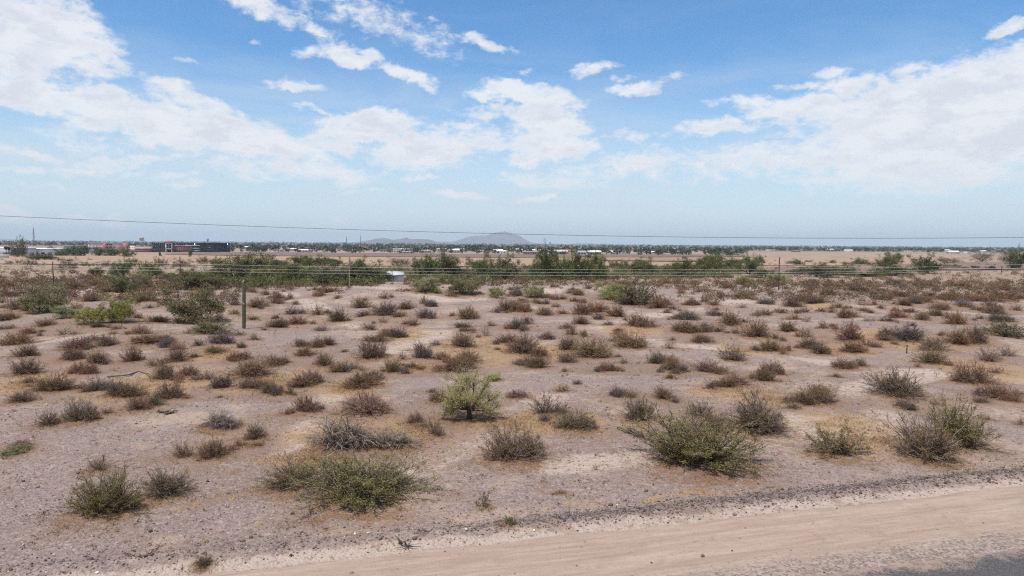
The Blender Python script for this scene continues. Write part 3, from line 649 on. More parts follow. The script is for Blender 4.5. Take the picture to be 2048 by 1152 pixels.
principled(N, out, c, 0.9, n2, 0.03, 0.6)
edge2 = lambda U: (-11.9 + 0 * U, -4.0 + 0.5 * fbm(U / 3.0, U * 0 + 8.5, 81, 4))
strip('asphalt_road', edge2, -90, 300, 0.3, 30, 0.012, TAR)

# ------------------------------------------------------------------ fields beyond the wash
def field_mat(name, a, b, sx=0.02, sy=0.2, sc=1.0):
    m, N, out = new_mat(name)
    pz = pos(N)
    n1, _ = N.noise(N.mapping(pz, scale=(sx, sy, 1)), sc, 6, 0.65, 0.3)
    n2, _ = N.noise(pz, 0.25, 5, 0.7)
    c = N.mix(N.ramp(n1, .36, .64), C4(a), C4(b))
    c = N.mix(N.ramp(n2, .56, .70, 0, .45), c, C4([x * 0.6 for x in a]))
    principled(N, out, c, 0.95, spec=0.1)
    return m
def field(poly, mat, lift):
    """a sheet over the plain between two lines of photograph pixels (upper, lower), following the ground"""
    up_, lo_ = poly
    n = 40
    V = []
    for line in (lo_, up_):
        xs_ = np.linspace(line[0][0], line[-1][0], n)
        ys_ = np.interp(xs_, [q[0] for q in line], [q[1] for q in line])
        V.append(np.array([at(a, b) for a, b in zip(xs_, ys_)]))
    Tt = np.linspace(0, 1, 14)[:, None, None]
    G = V[0][None] * (1 - Tt) + V[1][None] * Tt
    G[..., 2] = height(G[..., 0], G[..., 1]) + lift
    i = np.arange(14 * n).reshape(14, n)
    o = link('field', MB().add(G.reshape(-1, 3), np.stack([i[:-1, :-1], i[:-1, 1:], i[1:, 1:], i[1:, :-1]], -1).reshape(-1, 4)).mesh('field', mat))
    return tag(o, kind='structure')
F_TAN = field_mat('fallow_field', (.285, .190, .128), (.350, .250, .178))
F_BROWN = field_mat('ploughed_field', (.150, .102, .082), (.200, .142, .115))
F_SOIL = field_mat('bare_soil', (.165, .108, .086), (.225, .158, .126))
field(([(-250, 506), (450, 510), (1000, 513), (1500, 517), (2300, 519)], [(-250, 527), (450, 531), (1000, 534), (1500, 532), (2300, 532)]), F_TAN, 0.25)
field(([(330, 508), (460, 504.5), (1000, 509), (1490, 509.5)], [(330, 509.5), (460, 512), (1000, 516), (1490, 514)]), F_BROWN, 0.6)
field(([(1540, 536), (1770, 536), (1800, 540)], [(1540, 549), (1770, 551), (1800, 549)]), F_SOIL, 0.5)
field(([(1790, 530), (1900, 526), (2250, 524)], [(1790, 541), (1900, 541), (2250, 540)]), F_SOIL, 0.5)
field(([(1200, 519), (1330, 518), (1500, 521)], [(1200, 523), (1330, 524), (1500, 525)]), field_mat('reddish_field', (.255, .155, .105), (.30, .195, .135)), 0.8)

# ------------------------------------------------------------------ mountains
ROCK, N, out = new_mat('mountain_rock')
pz = pos(N)
n1, _ = N.noise(pz, 0.004, 8, 0.7)
principled(N, out, N.mix(N.ramp(n1, .35, .65), C4((.075, .070, .070)), C4((.15, .13, .125))), 0.95, spec=0.1)
def mountain(name, prof, dist, depth, seed, base_y):
    prof = [(a, b) for a, b in prof]
    x0, x1 = prof[0][0], prof[-1][0]
    n, m = 260, 70
    px_ = np.linspace(x0, x1, n)
    py_ = np.interp(px_, [q[0] for q in prof], [q[1] for q in prof])
    py_ = py_ + fbm(px_ / 9.0 + seed, px_ * 0 + seed, seed, 4) * 3.0 * np.clip((base_y - py_) / 8.0, 0, 1)
    H = []; Xc = []
    for a, b in zip(px_, py_):
        d = ray(a, b); t = dist / d[1]
        H.append(CAM_Z + d[2] * t); Xc.append(d[0] * t)
    H, Xc = np.array(H), np.array(Xc)
    vv = np.linspace(-1, 1, m)[:, None]
    X = np.repeat(Xc[None], m, 0); Y = dist + vv * depth + 0 * X
    gul = np.abs(fbm(X / 700.0, Y / 900.0 + seed, seed, 6)) * 2
    cs = np.clip(1 - np.abs(vv) ** 0.85, 0, 1)
    Z = -8 + (H[None] + 8) * np.clip(cs * (1 - gul * 0.9 * (1 - cs)) , 0, 1.0)
    X = X * (Y / dist) ** 0.3
    i = np.arange(m * n).reshape(m, n)
    o = link(name, MB().add(np.stack([X, Y, Z], -1).reshape(-1, 3), np.stack([i[:-1, :-1], i[:-1, 1:], i[1:, 1:], i[1:, :-1]], -1).reshape(-1, 4)).mesh(name, ROCK, smooth=True))
    return tag(o, kind='structure')
q2 = lambda L, x0: [(x0 + a / 3.938, 420 + b / 3.938 - 0.3) for a, b in L]
mountain('mountain_range', q2([(700, 274), (780, 265), (900, 255), (990, 243), (1020, 235), (1080, 228), (1140, 220), (1175, 226), (1200, 235), (1260, 228), (1310, 218), (1335, 228), (1360, 230), (1430, 228), (1480, 233), (1540, 248), (1600, 260), (1680, 268), (1760, 276)], 480), 11500, 1500, 3, 488)
mountain('mountain', q2([(-420, 275), (-330, 256), (-260, 250), (-200, 248), (-150, 228), (-90, 208), (-20, 200), (40, 200), (80, 192), (110, 180), (150, 174), (190, 169), (225, 173), (260, 185), (310, 200), (335, 222), (370, 242), (420, 257), (470, 265), (520, 282)], 960), 16500, 1800, 8, 490)
mountain('hill', q2([(100, 270), (160, 262), (200, 250), (240, 245), (270, 250), (300, 262), (360, 270)], 480), 13500, 700, 5, 487)
mountain('hill', [(1130, 489.5), (1155, 486.8), (1175, 486.2), (1190, 487.6), (1215, 487.2), (1240, 490)], 21500, 700, 6, 490)
mountain('hill', [(-60, 481), (-20, 477.5), (10, 477), (45, 479.5), (80, 482)], 20500, 700, 9, 481)

# ------------------------------------------------------------------ haze: the air of the whole plain
hz, N, out = new_mat('haze_air')
N.n.remove([x for x in N.n if x.type == 'OUTPUT_MATERIAL'][0])
out = N.n.new('ShaderNodeOutputMaterial')
vol = N.n.new('ShaderNodeVolumePrincipled')
vol.inputs['Color'].default_value = (0.79, 0.905, 1.0, 1)
vol.inputs['Density'].default_value = 6.6e-5
vol.inputs['Anisotropy'].default_value = 0.0
N.l.new(vol.outputs[0], out.inputs['Volume'])
hb = MB().box(-34000, 34000, -33000, 33500, -12, 430)
tag(link('haze', hb.mesh('haze', hz)), kind='stuff')

# ------------------------------------------------------------------ plants
def unit(v): return v / (np.linalg.norm(v, axis=-1, keepdims=True) + 1e-9)
LEAF = {
 'c': leaf_mat('creosote_green', (.120, .106, .036), (.265, .222, .084), (.35, .275, .115), .2),
 'k': leaf_mat('creosote_brown', (.145, .106, .050), (.290, .212, .104), (.37, .265, .13)),
 'e': leaf_mat('creosote_olive', (.105, .088, .030), (.245, .185, .070), (.35, .235, .09)),
 'b': leaf_mat('dry_leaf_brown', (.185, .102, .058), (.340, .195, .108), (.40, .245, .135), .38),
 'd': leaf_mat('dry_leaf_dark', (.090, .070, .062), (.195, .150, .128), (.28, .205, .155)),
 'r': leaf_mat('dry_leaf_rust', (.190, .090, .044), (.335, .170, .082), (.40, .22, .105)),
 't': leaf_mat('dry_leaf_sparse', (.18, .105, .062), (.32, .195, .115), (.38, .235, .13)),
 'w': leaf_mat('dry_leaf_grey', (.170, .108, .075), (.290, .195, .138)),
 'p': leaf_mat('pale_leaf', (.22, .19, .155), (.38, .34, .28)),
 'h': leaf_mat('olive_leaf', (.115, .112, .050), (.250, .232, .110), (.33, .28, .13)),
 'g': leaf_mat('palo_verde_leaf', (.175, .165, .075), (.350, .325, .170), (.43, .39, .21)),
 'y': leaf_mat('palo_verde_bright', (.180, .185, .055), (.360, .355, .125), (.44, .41, .17)),
 'm': leaf_mat('mesquite_green', (.066, .086, .032), (.180, .195, .074), (.23, .23, .092), .35),
 'o': leaf_mat('mesquite_olive', (.095, .100, .046), (.215, .205, .098), (.27, .24, .115), .3),
 'n': leaf_mat('mesquite_brown', (.105, .080, .054), (.225, .175, .118), (.28, .215, .14)),
 'x': leaf_mat('town_foliage', (.022, .032, .018), (.070, .084, .044), obj_var=.4),
}
TWIG = leaf_mat('grey_twig', (.100, .072, .056), (.215, .160, .128), (.33, .27, .23), 0.2, 0.0)
TWIG_W = leaf_mat('bleached_twig', (.15, .118, .098), (.29, .238, .205), (.42, .36, .32), 0.1, 0.0)
BARK = leaf_mat('dark_bark', (.050, .039, .032), (.115, .095, .074), None, 0.15, 0.0)
GBARK = leaf_mat('green_bark', (.085, .078, .042), (.170, .155, .090), None, 0.15, 0.0)

def bush(seed, kind, dense=1.0, leaf=1.0, i_sub=None):
    """twiggy desert shrub of width 1 and height 1: (stems, foliage) collectors"""
    r = np.random.default_rng(seed)
    prm = dict(c=(85, 8, 10500, .0122, .9, .28), k=(95, 7, 6500, .0122, .9, .30), e=(34, 7, 2600, .019, 1.0, .40), b=(105, 6, 4600, .0145, .95, .15), d=(120, 5, 3400, .017, 1.15, .15),
               r=(70, 6, 4600, .0155, 1.0, .1), t=(46, 6, 620, .022, 1.0, .4), w=(150, 5, 2200, .0145, 1.0, .1), p=(80, 4, 2600, .022, 1.0, .1), h=(70, 5, 3600, .023, 1.0, .15))[kind]
    ns, nt, nl, ls, wide, gap = prm
    ns, nl = max(14, int(ns * dense)), int(nl * dense)
    th = r.uniform(0, 2 * math.pi, ns)
    ct = r.random(ns) ** (0.85 if kind != 'w' else 1.3)       # cosine of the angle from upright
    # lobed outline: some directions reach farther than others
    lob = 1 + 0.15 * np.sin(th * 2 + r.uniform(0, 6)) + 0.12 * np.sin(th * 3 + r.uniform(0, 6)) + r.normal(0, .09, ns)
    st = np.sqrt(1 - ct ** 2)
    # several root crowns grown together, of unequal size
    nsub = {'c': 3, 'k': 3, 'e': 1, 't': 2}.get(kind, 4) if i_sub is None else i_sub
    sc_ = r.uniform(.55, 1.0, nsub); sc_[0] = 1.0
    ctr = r.uniform(-.26, .26, (nsub, 2)) if nsub > 1 else np.zeros((1, 2)); ctr[0] *= .3
    sub = r.choice(nsub, ns, p=sc_ / sc_.sum())
    lob = lob * sc_[sub]
    tip = np.stack([np.cos(th) * st * .5 * lob, np.sin(th) * st * .5 * lob, (0.06 + 0.94 * ct) * np.clip(lob, .35, 1.15) * r.uniform(.62, 1.05, ns)], 1)
    b0 = np.stack([r.normal(0, .035, ns), r.normal(0, .035, ns), np.zeros(ns) - .02], 1)
    off = np.concatenate([ctr[sub], np.zeros((ns, 1))], 1)
    b0 += off; tip += off
    k = 6
    t = np.linspace(0, 1, k)[None, :, None]
    ctrl = b0 * .5 + tip * np.array([.5, .5, .42]) if False else (b0 + tip) * np.array([.5, .5, .42]) + r.normal(0, .065, (ns, 3))
    if kind == 'w': ctrl = (ctrl - off) * np.array([.75, .75, 1]) + off + np.array([0, 0, .30])        # arching, drooping stems
    P_ = (1 - t) ** 2 * b0[:, None] + 2 * t * (1 - t) * ctrl[:, None] + t ** 2 * tip[:, None] + r.normal(0, .020, (ns, k, 3)) * t
    P_[..., 2] = np.maximum(P_[..., 2], -0.01)
    S, L_ = MB(), MB()
    r0 = (.0070 if kind in 'ckew' else .0060) * r.uniform(.7, 1.4, ns)
    S.tubes(P_, r0[:, None] * np.linspace(1, .35, k)[None], 3, 0, r.random(ns))
    # side twigs
    si = np.repeat(np.arange(ns), nt); tt = r.uniform(.30, .97, len(si))
    f = tt * (k - 1); i0 = np.minimum(f.astype(int), k - 2); fr = (f - i0)[:, None]
    base = P_[si, i0] * (1 - fr) + P_[si, i0 + 1] * fr
    tan = unit(P_[si, i0 + 1] - P_[si, i0])
    dr = unit(tan * .8 + r.normal(0, .62, (len(si), 3)) + np.array([0, 0, .25 if kind != 'w' else -.25]))
    ln = r.uniform(.08, .24, len(si)) * (1.15 - tt * .5)
    tw = base[:, None] + dr[:, None] * ln[:, None, None] * np.linspace(0, 1, 3)[None, :, None] + r.normal(0, .010, (len(si), 3, 3)) * np.array([0, .6, 1])[None, :, None]
    tw[..., 2] = np.maximum(tw[..., 2], 0.0)
    S.tubes(tw, .0034 * np.array([1, .8, .5])[None] * np.ones((len(si), 1)), 3, 0, r.random(len(si)))
    # leaf clusters towards the twig ends, in clumps with gaps between
    live = np.where(r.random(len(si)) > gap)[0]
    wgt = r.random(len(live)) ** 1.5 + .1
    pick = r.choice(live, nl, p=wgt / wgt.sum())
    q = r.uniform(.25, 1.08, nl)[:, None]
    C = tw[pick, 0] * (1 - q) + tw[pick, 2] * q + r.normal(0, .018, (nl, 3))
    ne = int(nl * .24)                                              # leafy stem ends
    se = r.integers(0, ns, ne); qe = r.uniform(.62, 1.06, ne)[:, None]
    C[:ne] = P_[se, k - 3] * (1 - qe) + P_[se, k - 1] * qe + r.normal(0, .018, (ne, 3))
    C[:, 2] = np.maximum(C[:, 2], .005)
    clump = r.random(len(si))
    sz = ls * leaf * r.uniform(.6, 1.5, nl)
    L_.leaves(C, sz * 1.25, sz * .75, r, 0, np.clip(.55 * clump[pick] + .45 * r.random(nl), 0, 1))
    return normal(S, L_, C, 93, 97)

def skeleton(r, n_limb, levels, h, spread, r0, lean=.2, droop=0.0):
    """branch polylines of a tree of height about h: list of (points(n,k,3), radii(n,k)) and the twig tips"""
    out_, k = [], 5
    base = np.zeros((n_limb, 3)) + np.stack([r.normal(0, .02 * h, n_limb), r.normal(0, .02 * h, n_limb), np.zeros(n_limb)], 1)
    th = np.arange(n_limb) * 2 * math.pi / n_limb + r.uniform(0, .9, n_limb)
    dirs = unit(np.stack([np.cos(th) * spread, np.sin(th) * spread, np.ones(n_limb)], 1) + r.normal(0, lean, (n_limb, 3)))
    ln = h * .42 * r.uniform(.8, 1.2, n_limb); rad = r0 * r.uniform(.7, 1.1, n_limb)
    for lv in range(levels):
        t = np.linspace(0, 1, k)[None, :, None]
        bend = r.normal(0, .16, dirs.shape) + np.array([0, 0, .10 - droop * lv])
        Pq = base[:, None] + (dirs[:, None] * t + bend[:, None] * t * t) * ln[:, None, None] + r.normal(0, .015, (len(base), k, 3)) * ln[:, None, None] * t
        Pq[..., 2] = np.maximum(Pq[..., 2], 0.0)
        Rq = rad[:, None] * np.linspace(1, .6, k)[None]
        out_.append((Pq, Rq))
        nb = 3 if lv < 2 else 4
        si = np.repeat(np.arange(len(base)), nb)
        f = r.uniform(.45, 1.0, len(si)) * (k - 1); f[::nb] = k - 1.001
        i0 = np.minimum(f.astype(int), k - 2); fr = (f - i0)[:, None]
        nbase = Pq[si, i0] * (1 - fr) + Pq[si, i0 + 1] * fr
        tan = unit(Pq[si, i0 + 1] - Pq[si, i0])
        dirs = unit(tan + r.normal(0, .62, (len(si), 3)))
        ln = ln[si] * r.uniform(.45, .72, len(si)); rad = rad[si] * .55
        base = nbase
    return out_, base, dirs

def tree(seed, kind, n_leaf=6000, dense=1.0):
    """low desert tree of width 1 and height 1: limbs from the ground and a ragged, lobed crown reaching low"""
    r = np.random.default_rng(seed)
    airy = kind in 'gyn'
    sk, tips, dirs = skeleton(r, 6, 4, 1.0, 1.1, .026)
    allp = np.concatenate([s[0].reshape(-1, 3) for s in sk])
    wx_ = np.percentile(np.abs(allp[:, :2]), 96) * 2.1
    hz_ = np.percentile(allp[:, 2], 99)
    fit = np.array([1 / wx_, 1 / wx_, .90 / hz_])
    S, L_ = MB(), MB()
    for i, (Pq, Rq) in enumerate(sk):
        S.tubes(Pq * fit, Rq * (.38 if airy else .55), 5 if i < 2 else 3, 0, r.random(len(Pq)))
    tips = tips * fit
    tips = tips[r.random(len(tips)) > .8]
    # lobes: a few big masses, each carrying many small clumps, so that the outline is uneven with gaps between
    nb = 13
    th = np.arange(nb) * 2.4 + r.uniform(0, 6); rr = np.sqrt((np.arange(nb) + .4) / nb) * .36
    bc = np.stack([np.cos(th) * rr, np.sin(th) * rr, r.uniform(.02, .62, nb) * (1 - .8 * (rr / .5) ** 2) + .08], 1)
    br = r.uniform(.13, .24, nb)
    m_ = 420
    bi = r.integers(0, nb, m_); d = unit(r.normal(size=(m_, 3)))
    q = bc[bi] + d * (br[bi] * r.uniform(.35, 1.08, m_))[:, None] * np.array([1, 1, 1.15])
    q = q[(q[:, 2] > .02)]
    tips = np.concatenate([tips, q])
    tips[:, 2] = np.clip(tips[:, 2], .03, 1.02)
    wgt = r.random(len(tips)) ** 1.3 + .12
    pick = r.choice(len(tips), n_leaf, p=wgt / wgt.sum())
    C = tips[pick] + r.normal(0, .030, (n_leaf, 3)) * np.array([1, 1, 1.1])
    C[:, 2] = np.maximum(C[:, 2], .010)
    tone = r.random(len(tips))
    a = np.clip(.6 * tone[pick] + .4 * r.random(n_leaf), 0, 1)
    if kind in 'gy': L_.leaves(C, r.uniform(.026, .054, n_leaf), r.uniform(.009, .017, n_leaf), r, 0, a, np.array([0, 0, .6]))
    elif kind == 'n': L_.leaves(C, r.uniform(.026, .055, n_leaf), r.uniform(.008, .016, n_leaf), r, 0, a, np.array([0, 0, .5]))
    else: L_.leaves(C, r.uniform(.024, .046, n_leaf), r.uniform(.014, .026, n_leaf), r, 0, a)
    return normal(S, L_, C, 93, 97.5)

def normal(S, L_, C, pr, pz):
    """scale stems and leaves so that the plant is 1 wide and 1 high"""
    c0 = np.array([np.percentile(C[:, i], 4) + np.percentile(C[:, i], 96) for i in (0, 1)] + [0.0]) * .5
    S.v = [v - c0 for v in S.v]; L_.v = [v - c0 for v in L_.v]; C = C - c0
    k = np.array([.5 / np.percentile(np.hypot(C[:, 0], C[:, 1]), pr)] * 2 + [1 / np.percentile(C[:, 2], pz)])
    S.v = [v * k for v in S.v]; L_.v = [v * k for v in L_.v]
    return S, L_

def join_mesh(S, L_, name, twig, leaf):
    m = MB()
    for v, f, a in zip(S.v, S.f, S.a): pass
    off = 0
    J = MB(); J.v = S.v + L_.v; J.a = S.a + L_.a
    J.f = S.f + [f + S.nv for f in L_.f]; J.m = S.m + [np.ones(len(x), np.int32) for x in L_.m]; J.nv = S.nv + L_.nv
    return J.mesh(name, [twig, leaf])

VARIANTS = {}
def variant(kind, big, i):
    key = (kind, big, i)
    if key not in VARIANTS:
        twig = {'w': TWIG_W, 'g': GBARK, 'y': GBARK, 'm': BARK, 'o': BARK, 'n': BARK}.get(kind, TWIG)
        seed = (ord(kind) * 97 + i * 31 + (500 if big else 0))
        if kind in 'gymon':
            S, L_ = tree(seed, kind, 14000 if kind in 'gy' else 5200 if kind == 'n' else 8500)
        else:
            S, L_ = bush(seed, kind, 2.0 if big else .7, 1.0 if big else 1.45)
        if big: VARIANTS[key] = (S.mesh('stems', twig), L_.mesh('foliage', LEAF[kind]))
        else: VARIANTS[key] = (join_mesh(S, L_, 'shrub', twig, LEAF[kind]),)
    return VARIANTS[key]

# ---- words that single a plant out: its look and the nearest landmark
MARKS = [('saguaro cactus', 488, 645), ('pale palo verde with dark trunk', 945, 835), ('long fallen grey branch', 250, 752), ('big olive palo verde', 1270, 612), ('thin wooden stake', 1813, 706),
         ('largest green creosote', 1408, 935), ('wide green creosote by the road', 709, 1005), ('leftmost green creosote', 191, 1030), ('bleached arching shrubs', 720, 895), ('round brown creosote', 1027, 925),
         ('greenish creosote at far right', 1924, 895), ('white shed', 790, 560), ('leftmost utility pole', 108, 572), ('rightmost tall utility pole', 1557, 588), ('small pale mound shrub', 1249, 727), ('bright green palo verde pair', 210, 648),
         ('pale wooden utility pole', 698, 574), ('grey centre utility pole', 1152, 560)]
ORD = ['nearest', 'second nearest', 'third nearest', 'fourth nearest', 'fifth nearest', 'sixth nearest', 'seventh nearest', 'eighth nearest', 'ninth nearest', 'tenth nearest', 'eleventh nearest', 'twelfth nearest',
       'thirteenth nearest', 'fourteenth nearest', 'fifteenth nearest', 'sixteenth nearest', 'seventeenth nearest', 'eighteenth nearest', 'nineteenth nearest', 'twentieth nearest']
def where(x, y):
    best = min(MARKS, key=lambda m: (m[1] - x) ** 2 + (2.2 * (m[2] - y)) ** 2)
    ax, ay = x - best[1], 2.2 * (y - best[2])
    if abs(ax) > 2.2 * abs(ay): d = 'left of' if ax < 0 else 'right of'
    elif abs(ay) > 2.2 * abs(ax): d = 'behind' if ay < 0 else 'in front of'
    else: d = ('behind and ' if ay < 0 else 'in front and ') + ('left of' if ax < 0 else 'right of')
    return best[0], d, math.hypot(ax, ay)
PENDING = []
def label_later(o, look, x, y): PENDING.append((o, look, x, y))
def flush_labels():
    groups = {}
    for o, look, x, y in PENDING:
        lm, d, dist = where(x, y)
        groups.setdefault((look, lm, d), []).append((dist, o))
    for (look, lm, d), L in groups.items():
        L.sort(key=lambda q: q[0])
        for i, (_, o) in enumerate(L):
            o['label'] = f"{look}, {ORD[min(i, len(ORD) - 1)]} {d} {lm}" if len(L) > 1 else f"{look} {d} the {lm}"
    PENDING.clear()

LOOK = {'c': ('creosote_bush', 'green leafy creosote bush'), 'k': ('creosote_bush', 'brownish creosote bush'), 'e': ('creosote_bush', 'thin olive creosote bush'), 'b': ('dry_shrub', 'grey-brown dry shrub'), 'd': ('dark_shrub', 'dark grey shrub'),
        'r': ('rusty_shrub', 'rusty brown shrub'), 't': ('sparse_shrub', 'sparse twiggy shrub'), 'w': ('bleached_shrub', 'bleached bare-stemmed shrub'), 'p': ('pale_shrub', 'pale grey mound shrub'), 'h': ('olive_shrub', 'dense olive shrub'),
        'g': ('palo_verde_tree', 'dull green palo verde'), 'y': ('palo_verde_tree', 'bright yellow-green palo verde'), 'm': ('mesquite_tree', 'dark green bushy tree'), 'o': ('mesquite_tree', 'olive green bushy tree'), 'n': ('mesquite_tree', 'brownish half-bare tree')}
GROUP = {'c': 'creosote bushes by the road', 'k': 'creosote bushes by the road', 'e': 'creosote bushes by the road', 'b': 'dry shrubs on the plain', 'd': 'dark shrubs on the plain', 'r': 'rusty shrubs on the plain', 't': 'sparse shrubs on the plain', 'w': 'bleached shrubs',
         'p': 'pale shrubs', 'h': 'olive shrubs', 'g': 'palo verde trees', 'y': 'palo verde trees', 'm': 'trees along the wash', 'o': 'trees along the wash', 'n': 'trees along the wash'}
NV_BIG = {'c': 4, 'k': 5, 'e': 3, 'b': 7, 'd': 4, 'r': 4, 'g': 4, 'y': 2, 'm': 4, 'o': 3, 'n': 3}
r3 = np.random.default_rng(23)
def plant(x, y, w, h, k, p, Wm, Hm, i):
    name, look = LOOK[k]
    is_tree = k in 'gymon'
    big = is_tree or w >= 30
    nv = NV_BIG.get(k, 3) if big else 6
    parts = variant(k, big, i % nv)
    rz = r3.uniform(0, 2 * math.pi)
    gr = 1.03 if is_tree else (.96 if w > 80 else 1.05) if k in 'cke' else 1.14
    sc = (Wm * gr * r3.uniform(1.0, 1.12), Wm * gr * r3.uniform(.85, 1.1), Hm * (1.04 if is_tree else (.83 if w > 80 else .92) if k in 'ck' else .88))
    q = p.copy(); q[1] += 0.22 * Wm * (1 if y > 700 else .4); q[2] = float(height(q[0], q[1])) - 0.01
    lean = (r3.normal(0, .07), r3.normal(0, .07), rz)
    if big:
        o = empty(name, q, rz); o.scale = sc; o.rotation_euler = lean
        for nm, me in zip(('trunk', 'crown') if is_tree else ('stems', 'foliage'), parts): link(nm, me, o)
    else:
        o = link(name, parts[0], None, q); o.rotation_euler = lean; o.scale = sc
    size = ('large' if w > 100 else 'medium' if w > 40 else 'small')
    tag(o, None, 'tree' if is_tree else 'shrub', GROUP[k])
    label_later(o, (size + ' ' if not is_tree else '') + look, x, y)
    return o
for i, s in enumerate(SPOTS): plant(*s, i)
budget = {'b': 300, 'd': 300, 'r': 300, 't': 300}
for s in SPOTS:
    if s[4] in budget: budget[s[4]] -= 1
FILL.sort(key=lambda s: -s[2])
for i, s in enumerate(FILL):
    if budget[s[4]] > 0:
        budget[s[4]] -= 1; plant(*s, i)
for i, (x, y, w, h, k) in enumerate(rows(TREES)):
    p = at(x, y)
    plant(x, y, w, h, k, p, pxm(p, w) * (1.25 if y > 530 else 1.1), pxm(p, h) * (1.12 if y > 530 else 1.05), i)

# ---- the palo verde with the dark trunk in the middle of the plain
def main_palo_verde():
    p = at(938, 838)
    h = pxm(p, 84); w = pxm(p, 102)
    r = np.random.default_rng(4)
    o = empty('palo_verde_tree', p)
    S, L_ = MB(), MB()
    tr = np.array([[0, 0, -.05], [.01, 0, .10], [.0, .02, .2], [-.03, .03, .30]]) * h
    S.tubes(tr[None], np.array([[.062, .056, .055, .036]]) * h, 9, 0, [.2])
    S.tubes(np.array([[[.10, -.03, -.01], [.07, -.02, .07], [.03, 0, .17], [0.0, .02, .27]]]) * h, np.array([[.014, .016, .02, .03]]) * h, 6, 0, [.1])
    sk, tips, dirs = [], [], []
    ends = [(-.40, .1, .55), (-.46, -.15, .30), (-.15, .3, .85), (.12, -.1, .95), (.36, .15, .80), (.48, -.1, .48), (.52, .05, .18), (-.28, -.2, .75), (.22, -.32, .62), (.3, .35, .5), (-.3, .38, .45), (-.47, .02, .16), (-.38, -.3, .5), (.40, -.2, .28), (-.05, -.35, .6), (-.05, .05, .9), (-.25, .1, .9)]
    k = 7; t = np.linspace(0, 1, k)[None, :, None]
    E_ = np.array(ends) * np.array([w * .92, w * .92, h])
    B = np.tile(tr[2] + np.array([0, 0, .02 * h]), (len(E_), 1))
    M_ = B * .45 + E_ * .55 + np.array([0, 0, .02 * h]) + r.normal(0, .05 * h, E_.shape)
    Pl = (1 - t) ** 2 * B[:, None] + 2 * t * (1 - t) * M_[:, None] + t ** 2 * E_[:, None] + r.normal(0, .012 * h, (len(E_), k, 3)) * np.minimum(t * 2, 1)
    S.tubes(Pl, np.linspace(.026, .006, k)[None] * h * np.ones((len(E_), 1)), 5, 0, r.random(len(E_)))
    base, ln = Pl, .26 * h
    for lv, nb in enumerate((9, 6)):
        n, k0, _ = base.shape
        si = np.repeat(np.arange(n), nb); f = r.uniform(.35, 1, len(si)) * (k0 - 1.01); i0 = f.astype(int); fr = (f - i0)[:, None]
        b = base[si, i0] * (1 - fr) + base[si, i0 + 1] * fr
        dd_ = unit(unit(base[si, i0 + 1] - base[si, i0]) + r.normal(0, .6, (len(si), 3)) + np.array([0, 0, .25]))
        base = b[:, None] + dd_[:, None] * (ln * r.uniform(.5, 1.1, len(si)))[:, None, None] * np.linspace(0, 1, 4)[None, :, None] + r.normal(0, .012 * h, (len(si), 4, 3)) * np.linspace(0, 1, 4)[None, :, None]
        S.tubes(base, np.linspace(.0065, .003, 4)[None] * h * (1 if lv == 0 else .55) * np.ones((len(si), 1)), 3, 0, r.random(len(si)))
        ln *= .62
    n = 25000
    wg = r.random(len(base)) ** 1.4 + .12
    pick = r.choice(len(base), n, p=wg / wg.sum()); q = r.uniform(.1, 1.15, n)[:, None]
    Cc = base[pick, 0] * (1 - q) + base[pick, 3] * q + r.normal(0, .038 * h, (n, 3))
    Cc[:, 2] = np.maximum(Cc[:, 2], .10 * h)
    tone = r.random(len(base))
    L_.leaves(Cc, r.uniform(.03, .065, n) * h, r.uniform(.005, .0095, n) * h, r, 0, np.clip(.5 * tone[pick] + .5 * r.random(n), 0, 1), np.array([0, 0, .7]))
    link('trunk', S.mesh('trunk', BARK, smooth=True), o)
    link('crown', L_.mesh('crown', leaf_mat('pale_palo_verde', (.330, .290, .125), (.540, .475, .230), (.60, .53, .30), 0)), o)
    tag(o, 'pale green palo verde with short dark trunk standing alone mid plain', 'tree', 'palo verde trees')
main_palo_verde()

# ---- low scrub on the flats beyond, too many and too small to count
def scrub_stuff():
    r = np.random.default_rng(77)
    m = MB()
    Cs, Ls, As = [], [], []
    def clump(p, w, h, n, tone):
        th = r.uniform(0, 2 * math.pi, n); ct = r.random(n); st = np.sqrt(1 - ct ** 2); q = r.uniform(.45, 1.05, n)
        Cs.append(p + np.stack([np.cos(th) * st * w * .5 * q, np.sin(th) * st * w * .5 * q, ct * h * q], 1))
        Ls.append(np.full(n, w * .15)); As.append(np.clip(tone + r.normal(0, .18, n), 0, 1))
    n_ok = 0
    for _ in range(5200):
        z_ = r.random()
        y = r.uniform(562, 606) if z_ < .50 else r.uniform(545, 580) if z_ < .80 else r.uniform(520, 548)
        x = r.uniform(-120, 2170)
        side = max(float(ss(760, 420, x)), float(ss(1250, 1600, x)))
        if y > 572 and r.random() > side * float(ss(625, 576, y)) * 1.0 + .10: continue
        if y > 562 and 480 < x < 1350 and r.random() > 1.0 * float(ss(592, 568, y)): continue
        if y < 548 and r.random() > .6: continue
        if 762 < x < 816 and 548 < y < 580: continue
        p = at(x, y)
        s = r.uniform(.5, 1.5) * (1.2 if y < 575 else .95)
        clump(p, s * 1.6, s * .8, 60, r.choice([.15, .45, .60, .65, .72, .95] if y > 548 else [.2, .4, .9, .95]))
    C, L, A = np.concatenate(Cs), np.concatenate(Ls), np.concatenate(As)
    m.leaves(C, L * r.uniform(.6, 1.3, len(L)), L * r.uniform(.4, .8, len(L)), r, 0, A)
    mat = leaf_mat('mixed_scrub', (.100, .078, .066), (.265, .155, .088), (.175, .160, .078), 0.0)
    tag(link('low_scrub', m.mesh('low_scrub', mat)), 'low brown scrub covering the flats along the wash', 'scrub', kind='stuff')
scrub_stuff()

